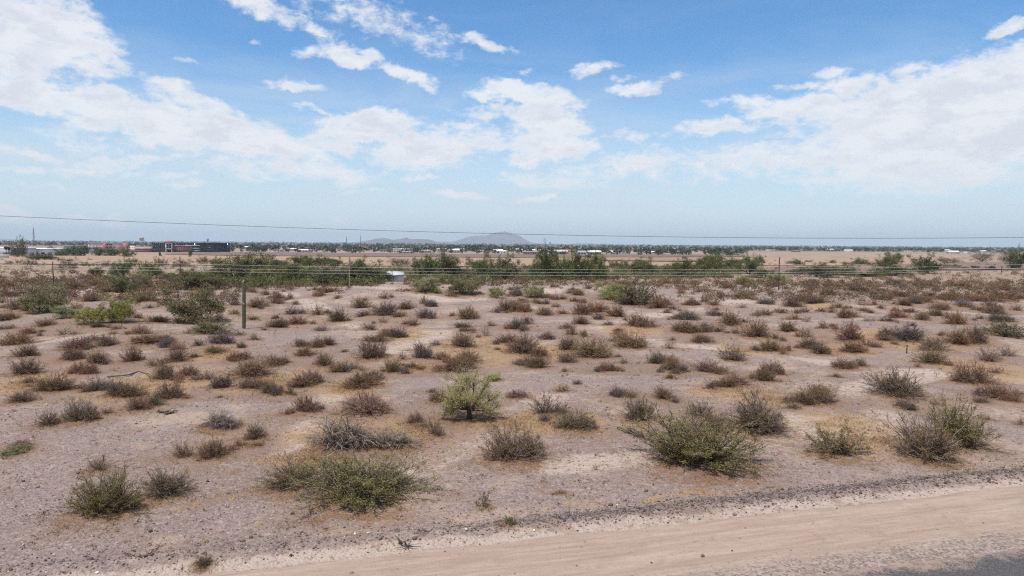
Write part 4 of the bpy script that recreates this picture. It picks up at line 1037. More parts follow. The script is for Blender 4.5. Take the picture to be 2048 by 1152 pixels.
def thicket_stuff():
    r = np.random.default_rng(78)
    Cs, Ls, As = [], [], []
    for _ in range(1500):
        x = r.uniform(380, 1480)
        lo, hi = np.interp(x, [380, 480, 700, 1000, 1250, 1480], [560, 548, 545, 545, 540, 535]), np.interp(x, [380, 480, 700, 1000, 1250, 1480], [568, 576, 573, 563, 560, 556])
        y = r.uniform(lo, hi)
        if r.random() > (1.0 if x < 780 else .75): continue
        if 764 < x < 814 and y > 552: continue
        p = at(x, y); w = r.uniform(1.6, 3.6); h = w * r.uniform(.5, .85); n = 110
        th = r.uniform(0, 6.28, n); ct = r.random(n); st = np.sqrt(1 - ct ** 2); q = r.uniform(.4, 1.08, n)
        Cs.append(p + np.stack([np.cos(th) * st * w * .5 * q, np.sin(th) * st * w * .5 * q, ct * h * q], 1)); Ls.append(np.full(n, w * .09)); As.append(np.clip(r.random() * .75 + r.normal(0, .2, n), 0, 1))
    C, L, A = np.concatenate(Cs), np.concatenate(Ls), np.concatenate(As)
    m = MB().leaves(C, L * 1.5, L * .8, r, 0, A)
    tag(link('thicket', m.mesh('thicket', leaf_mat('thicket_leaf', (.100, .108, .048), (.240, .230, .112), (.29, .255, .125), 0.0))), 'dense green undergrowth filling the wash between the trees', 'undergrowth', kind='stuff')
thicket_stuff()

# ------------------------------------------------------------------ saguaro
SAG, N, out = new_mat('saguaro_skin')
v = N.attr('v'); pz = pos(N)
n1, _ = N.noise(pz, 2.2, 5, 0.6)
c = N.mix(N.ramp(v, .15, .85), C4((.062, .064, .040)), C4((.140, .132, .084)))
c = N.mix(N.ramp(n1, .58, .74, 0, .5), c, C4((.235, .195, .14)))
principled(N, out, c, 0.8)
def saguaro():
    p = at(488, 657)
    h = pxm(p, 99); rad = pxm(p, 3.6)
    o = empty('saguaro_cactus', p)
    nz, na, ribs = 46, 96, 16
    t = np.linspace(0, 1, nz)[:, None]; th = np.linspace(0, 2 * math.pi, na, endpoint=False)[None]
    env = np.interp(t, [0, .05, .3, .62, .86, .94, .975, 1.0], [.84, .92, 1.05, 1.0, .80, .66, .45, .05])
    rb = np.abs(np.cos(th * ribs / 2))
    rr = rad * env * (.86 + .16 * rb) * (1 + .02 * np.sin(t * 40))
    lean = .10 * t ** 1.5
    V = np.stack([rr * np.cos(th) + lean, rr * np.sin(th) + 0 * t, t * h + 0 * th - .04], -1)
    i = np.arange(nz * na).reshape(nz, na); nx_ = np.roll(i, -1, 1)
    m = MB().add(V.reshape(-1, 3), np.stack([i[:-1], nx_[:-1], nx_[1:], i[1:]], -1).reshape(-1, 4), 0, (rb + 0 * t).ravel())
    link('column', m.mesh('column', SAG, smooth=True), o)
    # pale spines along the rib crests
    r = np.random.default_rng(3); n = 2600
    k = r.integers(0, ribs, n); tt = r.uniform(.02, .985, n)
    a = (k * 2 * math.pi / ribs); er = rad * np.interp(tt, [0, .05, .3, .62, .86, .94, .975, 1.0], [.84, .92, 1.05, 1.0, .80, .66, .45, .05]) * 1.03
    C = np.stack([er * np.cos(a) + .10 * tt ** 1.5, er * np.sin(a), tt * h], 1)
    sp = MB().leaves(C, r.uniform(.03, .07, n), .008, r, 0, None, np.stack([np.cos(a), np.sin(a), 0 * a], 1) * 1.5)
    tag(link('spines', sp.mesh('spines', plain('spine', (.30, .26, .20))), o), kind='stuff')
    sc = MB()
    for tz, aa in ((.50, -1.2), (.52, -1.9), (.97, -1.4), (.945, -2.0)):
        e = rad * np.interp(tz, [0, .3, .62, .86, .94, 1], [.8, 1, 1, .82, .7, .3])
        cx_, cy_ = e * math.cos(aa) + .1 * tz ** 1.5, e * math.sin(aa)
        link('scar', MB().tubes(np.array([[[cx_ * .9, cy_ * .9, tz * h], [cx_ * 1.05, cy_ * 1.05, tz * h + .01], [cx_ * 1.10, cy_ * 1.10, tz * h + .015]]]), np.array([[.075, .07, .03]]), 8).mesh('scar', plain('pale_scar', (.50, .45, .36))), o)
    tag(o, 'tall armless saguaro cactus standing on the left of the plain', 'cactus')
saguaro()

# ------------------------------------------------------------------ utility poles and wires
WOOD_D, WOOD_L = plain('dark_pole_wood', (.060, .040, .030), .9, .3, 3.0), plain('weathered_pole_wood', (.26, .20, .155), .9, .25, 3.0)
GREY_M = plain('grey_metal', (.30, .30, .31), .5, .1)
PORC = plain('insulator', (.24, .20, .18), .4)
def pole(px, yb, yt, mat, label, arms=1, wpx=2.3):
    p = at(px, yb); h = pxm(p, yb - yt); r0 = max(.11, pxm(p, wpx) * .5)
    o = empty('utility_pole', p)
    z = np.linspace(-.3, h, 7)
    Pp = np.stack([0.02 * np.sin(z), 0 * z, z], 1)[None]
    link('post', MB().tubes(Pp, np.linspace(r0 * 1.1, r0 * .75, 7)[None], 9).mesh('post', mat, smooth=True), o)
    for i in range(arms):
        za = h * (.93 - .12 * i); half = h * .14
        a = link('crossarm', MB().box(-half, half, -r0 * 1.5, -r0 * .6, za, za + r0 * .9).mesh('crossarm', mat), o)
        for s in (-.9, -.35, .35, .9):
            link('insulator', MB().tubes(np.array([[[half * s, -r0, za + r0 * .9], [half * s, -r0, za + r0 * 1.6], [half * s, -r0, za + r0 * 2.2]]]), np.array([[.5, .9, .5]]) * r0 * .6, 7).mesh('insulator', PORC, smooth=True), a)
    if arms == 0:                       # standoff insulators up one side
        for f in (.97, .90, .80, .70):
            link('insulator', MB().tubes(np.array([[[0, -r0, h * f], [r0 * 1.2, -r0 * 1.2, h * f + .05], [r0 * 2.2, -r0 * 1.2, h * f + .1]]]), np.array([[.5, .8, .6]]) * r0 * .6, 7).mesh('insulator', PORC, smooth=True), o)
    tag(o, label, 'pole', 'utility poles along the wash')
pole(107, 573, 523, WOOD_D, 'dark wooden utility pole with standoff insulators, leftmost of the tall poles', 0)
pole(201, 557, 540, WOOD_D, 'short dark post among bushes between the two left utility poles', 0, 1.8)
pole(361, 560, 513, WOOD_D, 'dark wooden utility pole rising before the dark glass building', 0, 2.0)
pole(699, 577, 514, WOOD_L, 'pale wooden utility pole in front of the green thicket', 0)
pole(758, 541, 519, WOOD_D, 'dark utility pole with crossarms behind the thicket, left of the white shed', 2, 1.8)
pole(1153, 560, 512, WOOD_L, 'thin grey utility pole in front of the tallest tree row', 0, 1.6)
pole(1557, 580, 514, WOOD_D, 'dark wooden utility pole with standoff insulators, rightmost of the tall poles', 0)
pole(2003, 545, 532, WOOD_D, 'short dark pole near the right edge beyond the wash', 0, 2.0)

WIRE, N, out = new_mat('aluminium_wire')
principled(N, out, (.48, .48, .48), .5)
WIRE_D, N, out = new_mat('weathered_wire')
principled(N, out, (.16, .16, .17), .6)
def wire(pts, Y, rad, label, mat=None):
    X, Z = [], []
    for a, b in pts:
        d = ray(a, b); t = Y / d[1]; X.append(d[0] * t); Z.append(CAM_Z + d[2] * t)
    cf = np.polyfit(X, Z, 3 if len(pts) > 4 else 2)
    xx = np.linspace(min(X) * 1.9, max(X) * 1.9, 160)
    edge = np.clip(xx, min(X) * 1.15, max(X) * 1.15)
    zz = np.polyval(cf, edge) + np.polyval(np.polyder(cf), edge) * (xx - edge)
    P_ = np.stack([xx, np.full_like(xx, Y), zz], 1)[None]
    o = link('power_line', MB().tubes(P_, np.full((1, 160), rad), 6).mesh('power_line', mat or WIRE, smooth=True))
    tag(o, label, 'wire', 'power lines')
wire([(0, 432), (260, 442.5), (520, 453), (760, 461), (1000, 467.5), (1240, 472.5), (1480, 475), (1760, 476), (2048, 475)], 62.0, .023, 'highest power line, crossing the sky above the mountain', WIRE_D)
wire([(0, 519.5), (260, 525.5), (520, 531), (760, 535), (1000, 538.5), (1240, 539.5), (1480, 539), (1760, 535), (2048, 529)], 75.0, .0120, 'uppermost of the three parallel power lines before the green thicket')
wire([(0, 530), (260, 534.5), (520, 538.5), (760, 542), (1000, 545), (1240, 545.7), (1480, 545), (1760, 542), (2048, 536)], 75.0, .0120, 'middle one of the three parallel power lines before the thicket')
wire([(0, 534.5), (260, 540), (520, 544.8), (760, 548.5), (1000, 550.5), (1240, 551), (1480, 550.3), (1760, 546), (2048, 539)], 75.0, .0120, 'lowest of the three parallel power lines before the green thicket')

# ------------------------------------------------------------------ stake, fallen branches, stones
def stake():
    p = at(1813, 707); h = pxm(p, 16)
    o = empty('wooden_stake', p)
    w = .045
    link('shaft', MB().tubes(np.array([[[0, 0, -.1], [.01, 0, h * .5], [.03, 0, h * .97], [.03, 0, h]]]), np.array([[w, w, w * .9, w * .5]]), 6).mesh('shaft', WOOD_D), o)
    link('cap', MB().box(-.03, .09, -.05, .05, h, h + .07).mesh('cap', plain('stake_cap', (.25, .10, .06))), o)
    tag(o, 'thin dark wooden stake standing upright by the sandy track', 'stake')
stake()
def branch(pts_px, r0, label, mat, seed):
    r = np.random.default_rng(seed)
    o = empty('fallen_branch', at(*pts_px[0]))
    org = np.array(o.location)
    pts = np.array([at(*q) for q in pts_px]) - org
    n = 9
    tt = np.linspace(0, 1, n); s = np.linspace(0, 1, len(pts))
    P_ = np.stack([np.interp(tt, s, pts[:, i]) for i in range(3)], 1) + r.normal(0, .04, (n, 3))
    P_[:, 2] += .04 + .07 * np.sin(tt * 3.0 + 1) ** 2
    link('limb', MB().tubes(P_[None], np.linspace(r0, r0 * .35, n)[None], 6, 0, [.6]).mesh('limb', mat, smooth=True), o)
    for i in range(9):
        k = r.integers(1, n - 1); d = unit(P_[k + 1] - P_[k - 1] + r.normal(0, .45, 3) * np.array([1, 1, .35]))
        L = r.uniform(.25, .6)
        q = P_[k] + d * L * np.linspace(0, 1, 5)[:, None] + r.normal(0, .03, (5, 3)) * np.linspace(0, 1, 5)[:, None]
        q[:, 2] = np.maximum(q[:, 2], .02)
        link('twig', MB().tubes(q[None], np.linspace(r0 * .5, r0 * .15, 5)[None], 4, 0, [r.random()]).mesh('twig', mat), o)
    tag(o, label, 'branch', 'fallen branches')
branch([(214, 757), (255, 754), (278, 742), (303, 755)], .07, 'long fallen grey branch lying in straw on the left of the plain', TWIG, 1)
branch([(1235, 858), (1270, 872), (1300, 884)], .05, 'dark fallen branch left of the largest creosote', TWIG, 2)
branch([(1262, 868), (1285, 874), (1318, 870)], .045, 'short dark forked branch touching the largest creosote', BARK, 5)
branch([(316, 825), (330, 827), (342, 828)], .07, 'short dark log lying on gravel at left of the foreground', BARK, 3)
branch([(798, 1088), (812, 1094), (822, 1097)], .03, 'small dark twig on the stony berm beside the dirt road', BARK, 4)

def stone_mesh(seed):
    r = np.random.default_rng(seed)
    v = [(0, 0, 1), (.8, 0, .25), (.25, .8, .3), (-.7, .45, .2), (-.65, -.5, .3), (.3, -.8, .2), (.75, .1, -.4), (0, .75, -.4), (-.75, 0, -.4), (0, -.75, -.4), (0, 0, -.6)]
    v = np.array(v) * r.uniform(.75, 1.25, (11, 3))
    f = [(0, 1, 2), (0, 2, 3), (0, 3, 4), (0, 4, 5), (0, 5, 1), (1, 6, 2), (2, 6, 7), (2, 7, 3), (3, 7, 8), (3, 8, 4), (4, 8, 9), (4, 9, 5), (5, 9, 6), (5, 6, 1), (6, 10, 7), (7, 10, 8), (8, 10, 9), (9, 10, 6)]
    return v, np.array(f)
STONE = leaf_mat('pebble', (.075, .056, .050), (.32, .25, .22), (.50, .45, .41), 0.0, 0.0)
STV = [stone_mesh(i) for i in range(6)]
ROCKC = {'dark': plain('dark_stone', (.065, .052, .05)), 'white': plain('pale_stone', (.72, .66, .60))}
for i, (x, y, s, c, lb) in enumerate([(1517, 968, 3.2, 'dark', 'dark round stone in front of the largest creosote, right side'), (1312, 958, 2.6, 'dark', 'small dark stone in front of the largest creosote, left side'), (298, 1109, 4, 'dark', 'dark stone on gravel left of the small green sprout'),
                             (1068, 1062, 4, 'white', 'white stone on the stony berm right of the small olive tuft'), (710, 1069, 4.2, 'white', 'white stone lying on gravel below the wide creosote'), (491, 1126, 3, 'dark', 'dark stone on gravel at the edge of the dirt road'), (195, 1146, 5, 'white', 'pale flat stone at the bottom left edge'),
                             (1155, 1062, 3, 'dark', 'dark stone at the road edge of the stony berm'), (1303, 1126, 3, 'dark', 'small dark stone lying on the dirt road')]):
    p = at(x, y); v, f = STV[i % 6]
    sc = pxm(p, s)
    tag(link('stone', MB().add(v * sc * np.array([1, 1, .7]), f).mesh('stone', ROCKC[c]), None, p + np.array([0, 0, sc * .25])), lb, 'stone', 'loose stones')
def gravel():
    r = np.random.default_rng(9)
    m = MB()
    n1, n2 = 16000, 6500
    d_ = ray(0, 1152)
    X = r.uniform(-26, 27, n1); Y = 17 + 30 * r.random(n1) ** 1.7
    S = r.uniform(.014, .040, n1) * (1 + (r.random(n1) > .96) * r.uniform(.5, 1.6, n1))
    U = r.uniform(-20, 45, n2); D = .95 + r.normal(0, .42, n2)
    U = np.where(r.random(n2) < np.clip(.65 + 2.4 * fbm(U / 5.0, U * 0 + 4.4, 33, 3), .1, 1) * (.4 + .6 * ss(2, 11, U)), U, r.uniform(8, 45, n2))
    X2 = ROAD_P[0] + U * RU[0] + D * RN[0]; Y2 = ROAD_P[1] + U * RU[1] + D * RN[1]
    S2 = r.uniform(.014, .046, n2) * (1 + (r.random(n2) > .93) * r.uniform(.5, 1.4, n2))
    D1 = road_d(X, Y); keep = (D1 > .2) | (r.random(n1) < .035)
    keep &= fbm(X / 5.0, Y / 5.0, 91, 3) > -.12
    X, Y, S = np.concatenate([X[keep], X2]), np.concatenate([Y[keep], Y2]), np.concatenate([S[keep], S2])
    Z = height(X, Y)
    tone = np.clip(r.beta(1.6, 1.6, len(X)), 0, 1); tone[len(X) - n2:] *= .72
    for i in range(6):
        s = slice(i, None, 6)
        v, f = STV[i]
        a = r.uniform(0, 6.28, len(X[s])); ca, sa = np.cos(a)[:, None], np.sin(a)[:, None]
        vx = v[None, :, 0] * ca - v[None, :, 1] * sa; vy = v[None, :, 0] * sa + v[None, :, 1] * ca; vz = np.repeat(v[None, :, 2] * .7, len(a), 0)
        V = np.stack([vx, vy, vz], -1) * S[s][:, None, None] + np.stack([X[s], Y[s], Z[s] + S[s] * .2], 1)[:, None]
        Fc = f[None] + (np.arange(len(a)) * 11)[:, None, None]
        m.add(V.reshape(-1, 3), Fc.reshape(-1, 3), 0, np.repeat(tone[s], 11))
    tag(link('gravel', m.mesh('gravel', STONE)), 'loose gravel and pebbles strewn beside the dirt road', 'gravel', kind='stuff')
gravel()
def dry_grass():
    r = np.random.default_rng(19)
    Cs = []
    for (x, y, rx, ry) in STRAW:
        n = 900 if y > 640 else 200
        for _ in range(n // 10):
            a, b = x + r.normal(0, rx * .5), y + r.normal(0, ry * .55)
            if b < 560: continue
            Cs.append(at(a, b))
    for s in SPOTS:
        if s[1] > 640 and s[4] in 'ckbrwe':
            for _ in range(int(4 + s[2] / 7)):
                a = r.uniform(0, 6.28); q = s[6] * r.uniform(.35, .75)
                Cs.append(np.array([s[5][0] + math.cos(a) * q, s[5][1] + math.sin(a) * q, 0.0]))
    Cs = np.array(Cs); Cs[:, 2] = height(Cs[:, 0], Cs[:, 1])
    k = 18
    C = np.repeat(Cs, k, 0) + np.concatenate([r.normal(0, .22, (len(Cs) * k, 2)), np.full((len(Cs) * k, 1), .04)], 1)
    C[:, 2] = height(C[:, 0], C[:, 1]) + .035
    m = MB().leaves(C, r.uniform(.10, .22, len(C)), r.uniform(.012, .022, len(C)), r, 0, None, np.array([0, 0, .9]))
    tag(link('dry_grass', m.mesh('dry_grass', leaf_mat('straw', (.22, .135, .065), (.40, .28, .15), None, 0))), 'short straw coloured dead grass between the shrubs', 'grass', kind='stuff')
dry_grass()

def twig_litter():
    """dead twigs, seedlings and tufts too small to count, thicker where the shrubs stand"""
    r = np.random.default_rng(29)
    n = 15000
    Y = 19 + 105 * r.random(n) ** 1.35; X = r.uniform(-.80, .80, n) * (Y + 4)
    keep = (road_d(X, Y) > .6) & (fbm(X / 4.0, Y / 4.0, 95, 4) + r.normal(0, .10, n) > .04)
    X, Y = X[keep], Y[keep]
    for s in SPOTS:
        if s[1] > 600:
            m = int(6 + s[2] / 5); a = r.uniform(0, 6.28, m); q = s[6] * r.uniform(.4, 1.15, m)
            X = np.concatenate([X, s[5][0] + np.cos(a) * q]); Y = np.concatenate([Y, s[5][1] + np.sin(a) * q])
    Z = height(X, Y)
    big = np.minimum(r.lognormal(-2.35, .5, len(X)), .2) * (1 + Y / 120)
    k = 8
    d = unit(r.normal(size=(len(X), k, 3)) * np.array([1, 1, .6]) + np.array([0, 0, .35]))
    C = np.stack([X, Y, Z + .01], 1)[:, None] + d * (big[:, None, None] * r.uniform(.2, .8, (len(X), k, 1)))
    C = C.reshape(-1, 3); L = np.repeat(big, k)
    A = np.clip(np.repeat(r.random(len(X)), k) + r.normal(0, .1, len(C)), 0, 1)
    m = MB().leaves(C, L * r.uniform(.5, 1.1, len(C)), L * r.uniform(.08, .20, len(C)), r, 0, A, d.reshape(-1, 3) * 1.5)
    tag(link('twig_litter', m.mesh('twig_litter', leaf_mat('dead_twig', (.085, .062, .050), (.30, .185, .105), (.42, .32, .19), 0, 0.0))), 'dead twigs and tiny dry tufts scattered over the desert floor', 'litter', kind='stuff')
twig_litter()

# ------------------------------------------------------------------ buildings
def place(px0, px1, yb, name, label, cat='building', group=None, rz=None):
    """an Empty at a building's base, turned to face the plain; returns it with metres per pixel there"""
    p = at((px0 + px1) / 2, yb)
    o = empty(name, p, math.atan2(-p[0], p[1]) if rz is None else rz)
    tag(o, label, cat, group)
    return o, pxm(p, 1.0)
def bx(name, o, mat, x0, x1, y0, y1, z0, z1):
    return link(name, MB().box(x0, x1, y0, y1, z0, z1).mesh(name, mat), o)
PINK, PINKL = plain('pink_stucco', (.60, .42, .41), .9, .08, .3), plain('pale_pink_stucco', (.74, .57, .54), .9, .06, .3)
RED, BRICK = plain('red_stucco', (.36, .15, .14), .9, .1, .3), plain('red_brick', (.23, .098, .080), .9, .14, .6)
GLASS, N, out = new_mat('dark_glass'); principled(N, out, (.012, .022, .030), .12, spec=.35)
GLASS2, N, out = new_mat('blue_dark_glass'); principled(N, out, (.022, .040, .052), .2, spec=.3)
WHITE, GREYW, TEAL = plain('white_wall', (.74, .73, .70), .8, .05, .4), plain('grey_white_wall', (.56, .56, .56), .85, .08, .2), plain('teal_awning', (.12, .32, .27), .7)
ROOFD, ROOFW, ROOFB, ROOFG = plain('dark_roof', (.09, .085, .085), .9), plain('white_roof', (.78, .78, .77), .7, .05), plain('brown_roof', (.24, .15, .11), .9), plain('grey_roof', (.34, .34, .35), .85)
TAN, BEIGE = plain('tan_wall', (.46, .34, .25), .9), plain('beige_wall', (.58, .49, .39), .9)
STEEL, DARKM = plain('pale_steel', (.55, .53, .52), .6), plain('dark_lattice', (.13, .12, .12), .7)

def pink_building():
    o, s = place(184, 265, 503.5, 'office_building', 'pink panelled building with two red stair towers left of the water tower')
    X = lambda px: (px - 224.5) * s
    Z = lambda py: (503.5 - py) * s
    D = 26.0
    bx('wall', o, PINKL, X(184), X(243), 0, D, -1, Z(486.6))
    bx('roof', o, PINK, X(183.6), X(243.2), -.5, D, Z(486.6), Z(485.8))
    for a in (192.2, 197.2, 202.0, 228, 235): bx('panel_joint', o, PINK, X(a), X(a + .5), -.25, 0, 0, Z(486.8))
    for z in (493.6,): bx('floor_band', o, RED, X(184), X(243), -.3, 0, Z(z), Z(z - .5))
    for a, b in ((208.6, 214.6), (243.0, 252.8)):
        bx('stair_tower', o, RED, X(a), X(b), -4, D + 2, -1, Z(485.4))
    for zc in (489.0, 495.2):
        for a in (215.4, 218.6, 221.6):
            w = bx('window', o, GLASS, X(a), X(a + 2.5), -.35, .2, Z(zc + 1.6), Z(zc - 1.4))
            bx('sill', w, PINKL, X(a - .1), X(a + 2.6), -.6, -.37, Z(zc + 2.0), Z(zc + 1.6))
    bx('awning', o, TEAL, X(183), X(201.5), -9, -.4, Z(497.4), Z(495.6))
    for a in (184, 192, 200): bx('awning_post', o, STEEL, X(a), X(a + .4), -8.8, -8.2, -1, Z(497.4))
    bx('low_wing', o, PINKL, X(252.8), X(265), 2, D, -1, Z(491.6))
    for a in (255, 259, 262.5): bx('panel_joint', o, PINK, X(a), X(a + .35), 1.7, 2, 0, Z(491.6))
pink_building()
def glass_building():
    o, s = place(281, 454.5, 504.5, 'office_building', 'long dark glass building with red brick wings and white framed entrance portal')
    X = lambda px: (px - 367.75) * s
    Z = lambda py: (504.5 - py) * s
    D = 30.0
    bx('link_wing', o, PINKL, X(265.5), X(281.8), 2, D - 4, -1, Z(496.4))
    bx('brick_wing', o, BRICK, X(281.8), X(310.5), -2, D - 6, -1, Z(497.2))
    bx('parapet', o, PINKL, X(281.6), X(310.6), -2.3, D - 6, Z(497.2), Z(496.3))
    bx('body', o, plain('dusky_wall', (.13, .085, .085)), X(310.5), X(398), 0, D, -1, Z(486.2))
    bx('roof_edge', o, ROOFD, X(310.2), X(398), -.6, D, Z(486.2), Z(485.4))
    for zc in (489.0, 493.4):                 # window bays of the red front, two storeys
        a = 312.5
        while a < 333:
            w = bx('window', o, GLASS2, X(a), X(a + 2.9), -.5, .2, Z(zc + 1.5), Z(zc - 1.5)); a += 3.6
        a = 347.5
        while a < 376:
            w = bx('window', o, GLASS2, X(a), X(a + 2.9), -.5, .2, Z(zc + 1.5), Z(zc - 1.5)); a += 3.6
    for a in (315, 319, 323): bx('window', o, GLASS, X(a), X(a + 3), -.5, .2, Z(502.5), Z(499.2))
    # entrance portal
    po = bx('portal', o, WHITE, X(334.6), X(347.4), -6, 4, Z(498.6), Z(485.2))
    bx('cornice', po, RED, X(333.4), X(349), -7.4, 5, Z(485.2), Z(482.8))
    bx('portal_glass', po, GLASS, X(337.0), X(345.2), -6.3, -5, Z(496.4), Z(487.6))
    bx('mullion', po, WHITE, X(340.9), X(341.3), -6.5, -6.3, Z(496.4), Z(487.6))
    bx('transom', po, WHITE, X(337), X(345.2), -6.5, -6.3, Z(492.2), Z(491.8))
    for a in (335.2, 345.6): bx('portal_leg', o, PINKL, X(a), X(a + 1.4), -5.8, -4.2, -1, Z(498.6))
    bx('entrance', o, GLASS2, X(337), X(345.2), -3, 0.1, -1, Z(498.8))
    # brick front wing with small windows
    bx('brick_front', o, BRICK, X(347.4), X(382), -4, 0, -1, Z(491.4))
    bx('parapet', o, PINK, X(347.2), X(382.2), -4.3, -.2, Z(491.4), Z(490.7))
    for a in np.arange(350.5, 380, 3.0):
        bx('window', o, GLASS, X(a), X(a + 1.3), -4.25, -3.8, Z(495.6), Z(493.6))
    for a in np.arange(350.5, 362, 3.4): bx('window', o, GLASS2, X(a), X(a + 2.8), -4.25, -3.8, Z(502.6), Z(499.4))
    # glass wing with white spandrel bands, then the black curtain wall
    bx('glass_wing', o, GLASS, X(382), X(398), -1.6, .2, -1, Z(486.0))
    bx('spandrel', o, WHITE, X(370), X(382), -1.9, -1.2, Z(491.2), Z(490.2))
    for z in (491.2, 496.8, 501.9): bx('spandrel', o, WHITE, X(382), X(397.6), -1.9, -1.2, Z(z), Z(z - .8))
    bx('curtain_wall', o, GLASS, X(398), X(447), -2.2, D, -1, Z(486.0))
    bx('roof_edge', o, ROOFD, X(397.8), X(453.6), -2.8, D, Z(486.0), Z(485.6))
    bx('end_tower', o, GLASS, X(447), X(453.4), -3.6, D + 2, -1, Z(486.2))
    bx('end_wall', o, GREYW, X(453.4), X(454.6), 0, D, -1, Z(487.4))
    for a in np.arange(400.5, 447, 3.1): bx('mullion', o, ROOFD, X(a), X(a + .22), -2.42, -2.2, 0, Z(486.2))
    for z in (490.6, 495.0, 499.4): bx('floor_line', o, GLASS2, X(398), X(447), -2.5, -2.2, Z(z), Z(z - .5))
glass_building()
def long_low(px0, px1, yb, yt, name, label, wall, roof, D=24.0, doors=0, pitched=0.0, cat='building'):
    o, s = place(px0, px1, yb, name, label, cat)
    w = (px1 - px0) * s * .5; h = (yb - yt) * s
    bx('wall', o, wall, -w, w, 0, D, -1, h * (1 - pitched))
    if pitched:
        r_ = MB().add([(-w - .6, -.8, h * (1 - pitched)), (w + .6, -.8, h * (1 - pitched)), (w + .6, D + .8, h * (1 - pitched)), (-w - .6, D + .8, h * (1 - pitched)), (-w - .6, D / 2, h), (w + .6, D / 2, h)],
                      [(0, 1, 5, 4), (2, 3, 4, 5), (0, 3, 2, 1)])
        r_.add([(-w - .6, -.8, h * (1 - pitched)), (-w - .6, D + .8, h * (1 - pitched)), (-w - .6, D / 2, h), (w + .6, -.8, h * (1 - pitched)), (w + .6, D + .8, h * (1 - pitched)), (w + .6, D / 2, h)], [(0, 2, 1), (3, 4, 5)])
        link('roof', r_.mesh('roof', roof), o)
    else: bx('roof', o, roof, -w - .4, w + .4, -.5, D + .5, h, h + .6)
    for i in range(doors):
        a = -w + (i + .5) * 2 * w / doors
        d = bx('door' if i % 3 == 0 else 'window', o, ROOFD if i % 3 == 0 else GLASS2, a - 1.2, a + 1.2, -.2, .1, 0 if i % 3 == 0 else 1.2, min(2.8, h * .7))
    return o
long_low(-40, 62, 512, 496.5, 'warehouse', 'long white warehouse behind the palms at the left edge', GREYW, ROOFW, 40, 7)
long_low(58, 128, 511.5, 498.5, 'warehouse', 'pale flat roofed warehouse right of the palm clump', GREYW, ROOFW, 40, 6)
long_low(110, 184, 507, 497.5, 'school_building', 'low building with dark roof left of the pink building', WHITE, ROOFD, 30, 8)
long_low(132, 183, 501, 491.5, 'school_building', 'pale low building with grey roof behind the dark roofed one', BEIGE, ROOFG, 30, 6)
long_low(-20, 14, 516.6, 511.6, 'box_trailer', 'white box trailer cut by the left edge below the warehouse', WHITE, ROOFW, 3, 0, cat='trailer')
long_low(786, 826, 505.5, 498.6, 'warehouse', 'longest white roofed building in the distant town, centre left', BEIGE, ROOFW, 60, 6)
long_low(805, 826, 507, 503, 'shed', 'low grey roofed shed in front of the longest white town building', GREYW, ROOFG, 20, 3, .35)
long_low(1045, 1078, 509.5, 503.6, 'ranch_house', 'long tan flat house at the town edge below the mountain', TAN, BEIGE, 18, 7)
long_low(1073, 1102, 505, 499.8, 'church_hall', 'white roofed hall behind the long tan town house', GREYW, ROOFW, 25, 4, .5)
long_low(1109, 1135, 508.5, 499.8, 'barn', 'big beige gabled barn at the town edge', BEIGE, BEIGE, 26, 2, .55)
long_low(1156, 1172, 509.5, 501.5, 'ranch_house', 'grey gabled house left of the large pale town house', WHITE, ROOFG, 20, 3, .5)
long_low(1176, 1202, 509.5, 501.0, 'ranch_house', 'large pale house with white gabled roof at the town edge', BEIGE, ROOFW, 22, 6, .4)
long_low(1294, 1311, 507, 502.5, 'shed', 'white pitched roof shed on the right of the town', GREYW, ROOFW, 20, 2, .5)

def white_shed():
    o, s = place(776, 808, 563.5, 'white_shed', 'small white metal shed with lean-to against the green thicket', 'shed')
    X = lambda px: (px - 792) * s
    Z = lambda py: (563.5 - py) * s
    SH, SR = plain('chalky_white', (.62, .59, .54), .8, .10, 1.2), plain('galvanised_roof', (.48, .47, .45), .9, .15, 1.0)
    D = 4.0
    bx('wall', o, SH, X(789), X(807.6), 0, D, -.5, Z(550.5))
    r_ = MB().add([(X(785.5), -.4, Z(551)), (X(808.6), -.4, Z(549.6)), (X(808.6), D + .3, Z(546)), (X(785.5), D + .3, Z(543.6)), (X(785.5), -.4, Z(550)), (X(808.6), -.4, Z(548.8)), (X(808.6), D + .3, Z(545.2)), (X(785.5), D + .3, Z(542.8))],
                  [(4, 5, 6, 7), (0, 3, 2, 1), (0, 1, 5, 4), (1, 2, 6, 5), (2, 3, 7, 6), (3, 0, 4, 7)])
    link('roof', r_.mesh('roof', SR), o)
    bx('side_room', o, SH, X(775.5), X(788.8), .6, D - .4, -.5, Z(549.8))
    r_ = MB().add([(X(774), .2, Z(549.6)), (X(785.2), .2, Z(549.6)), (X(785.2), D, Z(543.4)), (X(773.5), D, Z(543.4)), (X(774), .2, Z(549)), (X(785.2), .2, Z(549)), (X(785.2), D, Z(542.8)), (X(773.5), D, Z(542.8))],
                  [(4, 5, 6, 7), (0, 3, 2, 1), (0, 1, 5, 4), (1, 2, 6, 5), (2, 3, 7, 6), (3, 0, 4, 7)])
    link('side_roof', r_.mesh('side_roof', SR), o)
    for a in (795.5, 801.5): bx('panel_seam', o, SR, X(a), X(a + .4), -.05, 0, -.3, Z(550.6))
    bx('door', o, plain('door_grey', (.42, .41, .39)), X(790.5), X(794.2), -.08, 0, -.4, Z(553.4))
white_shed()

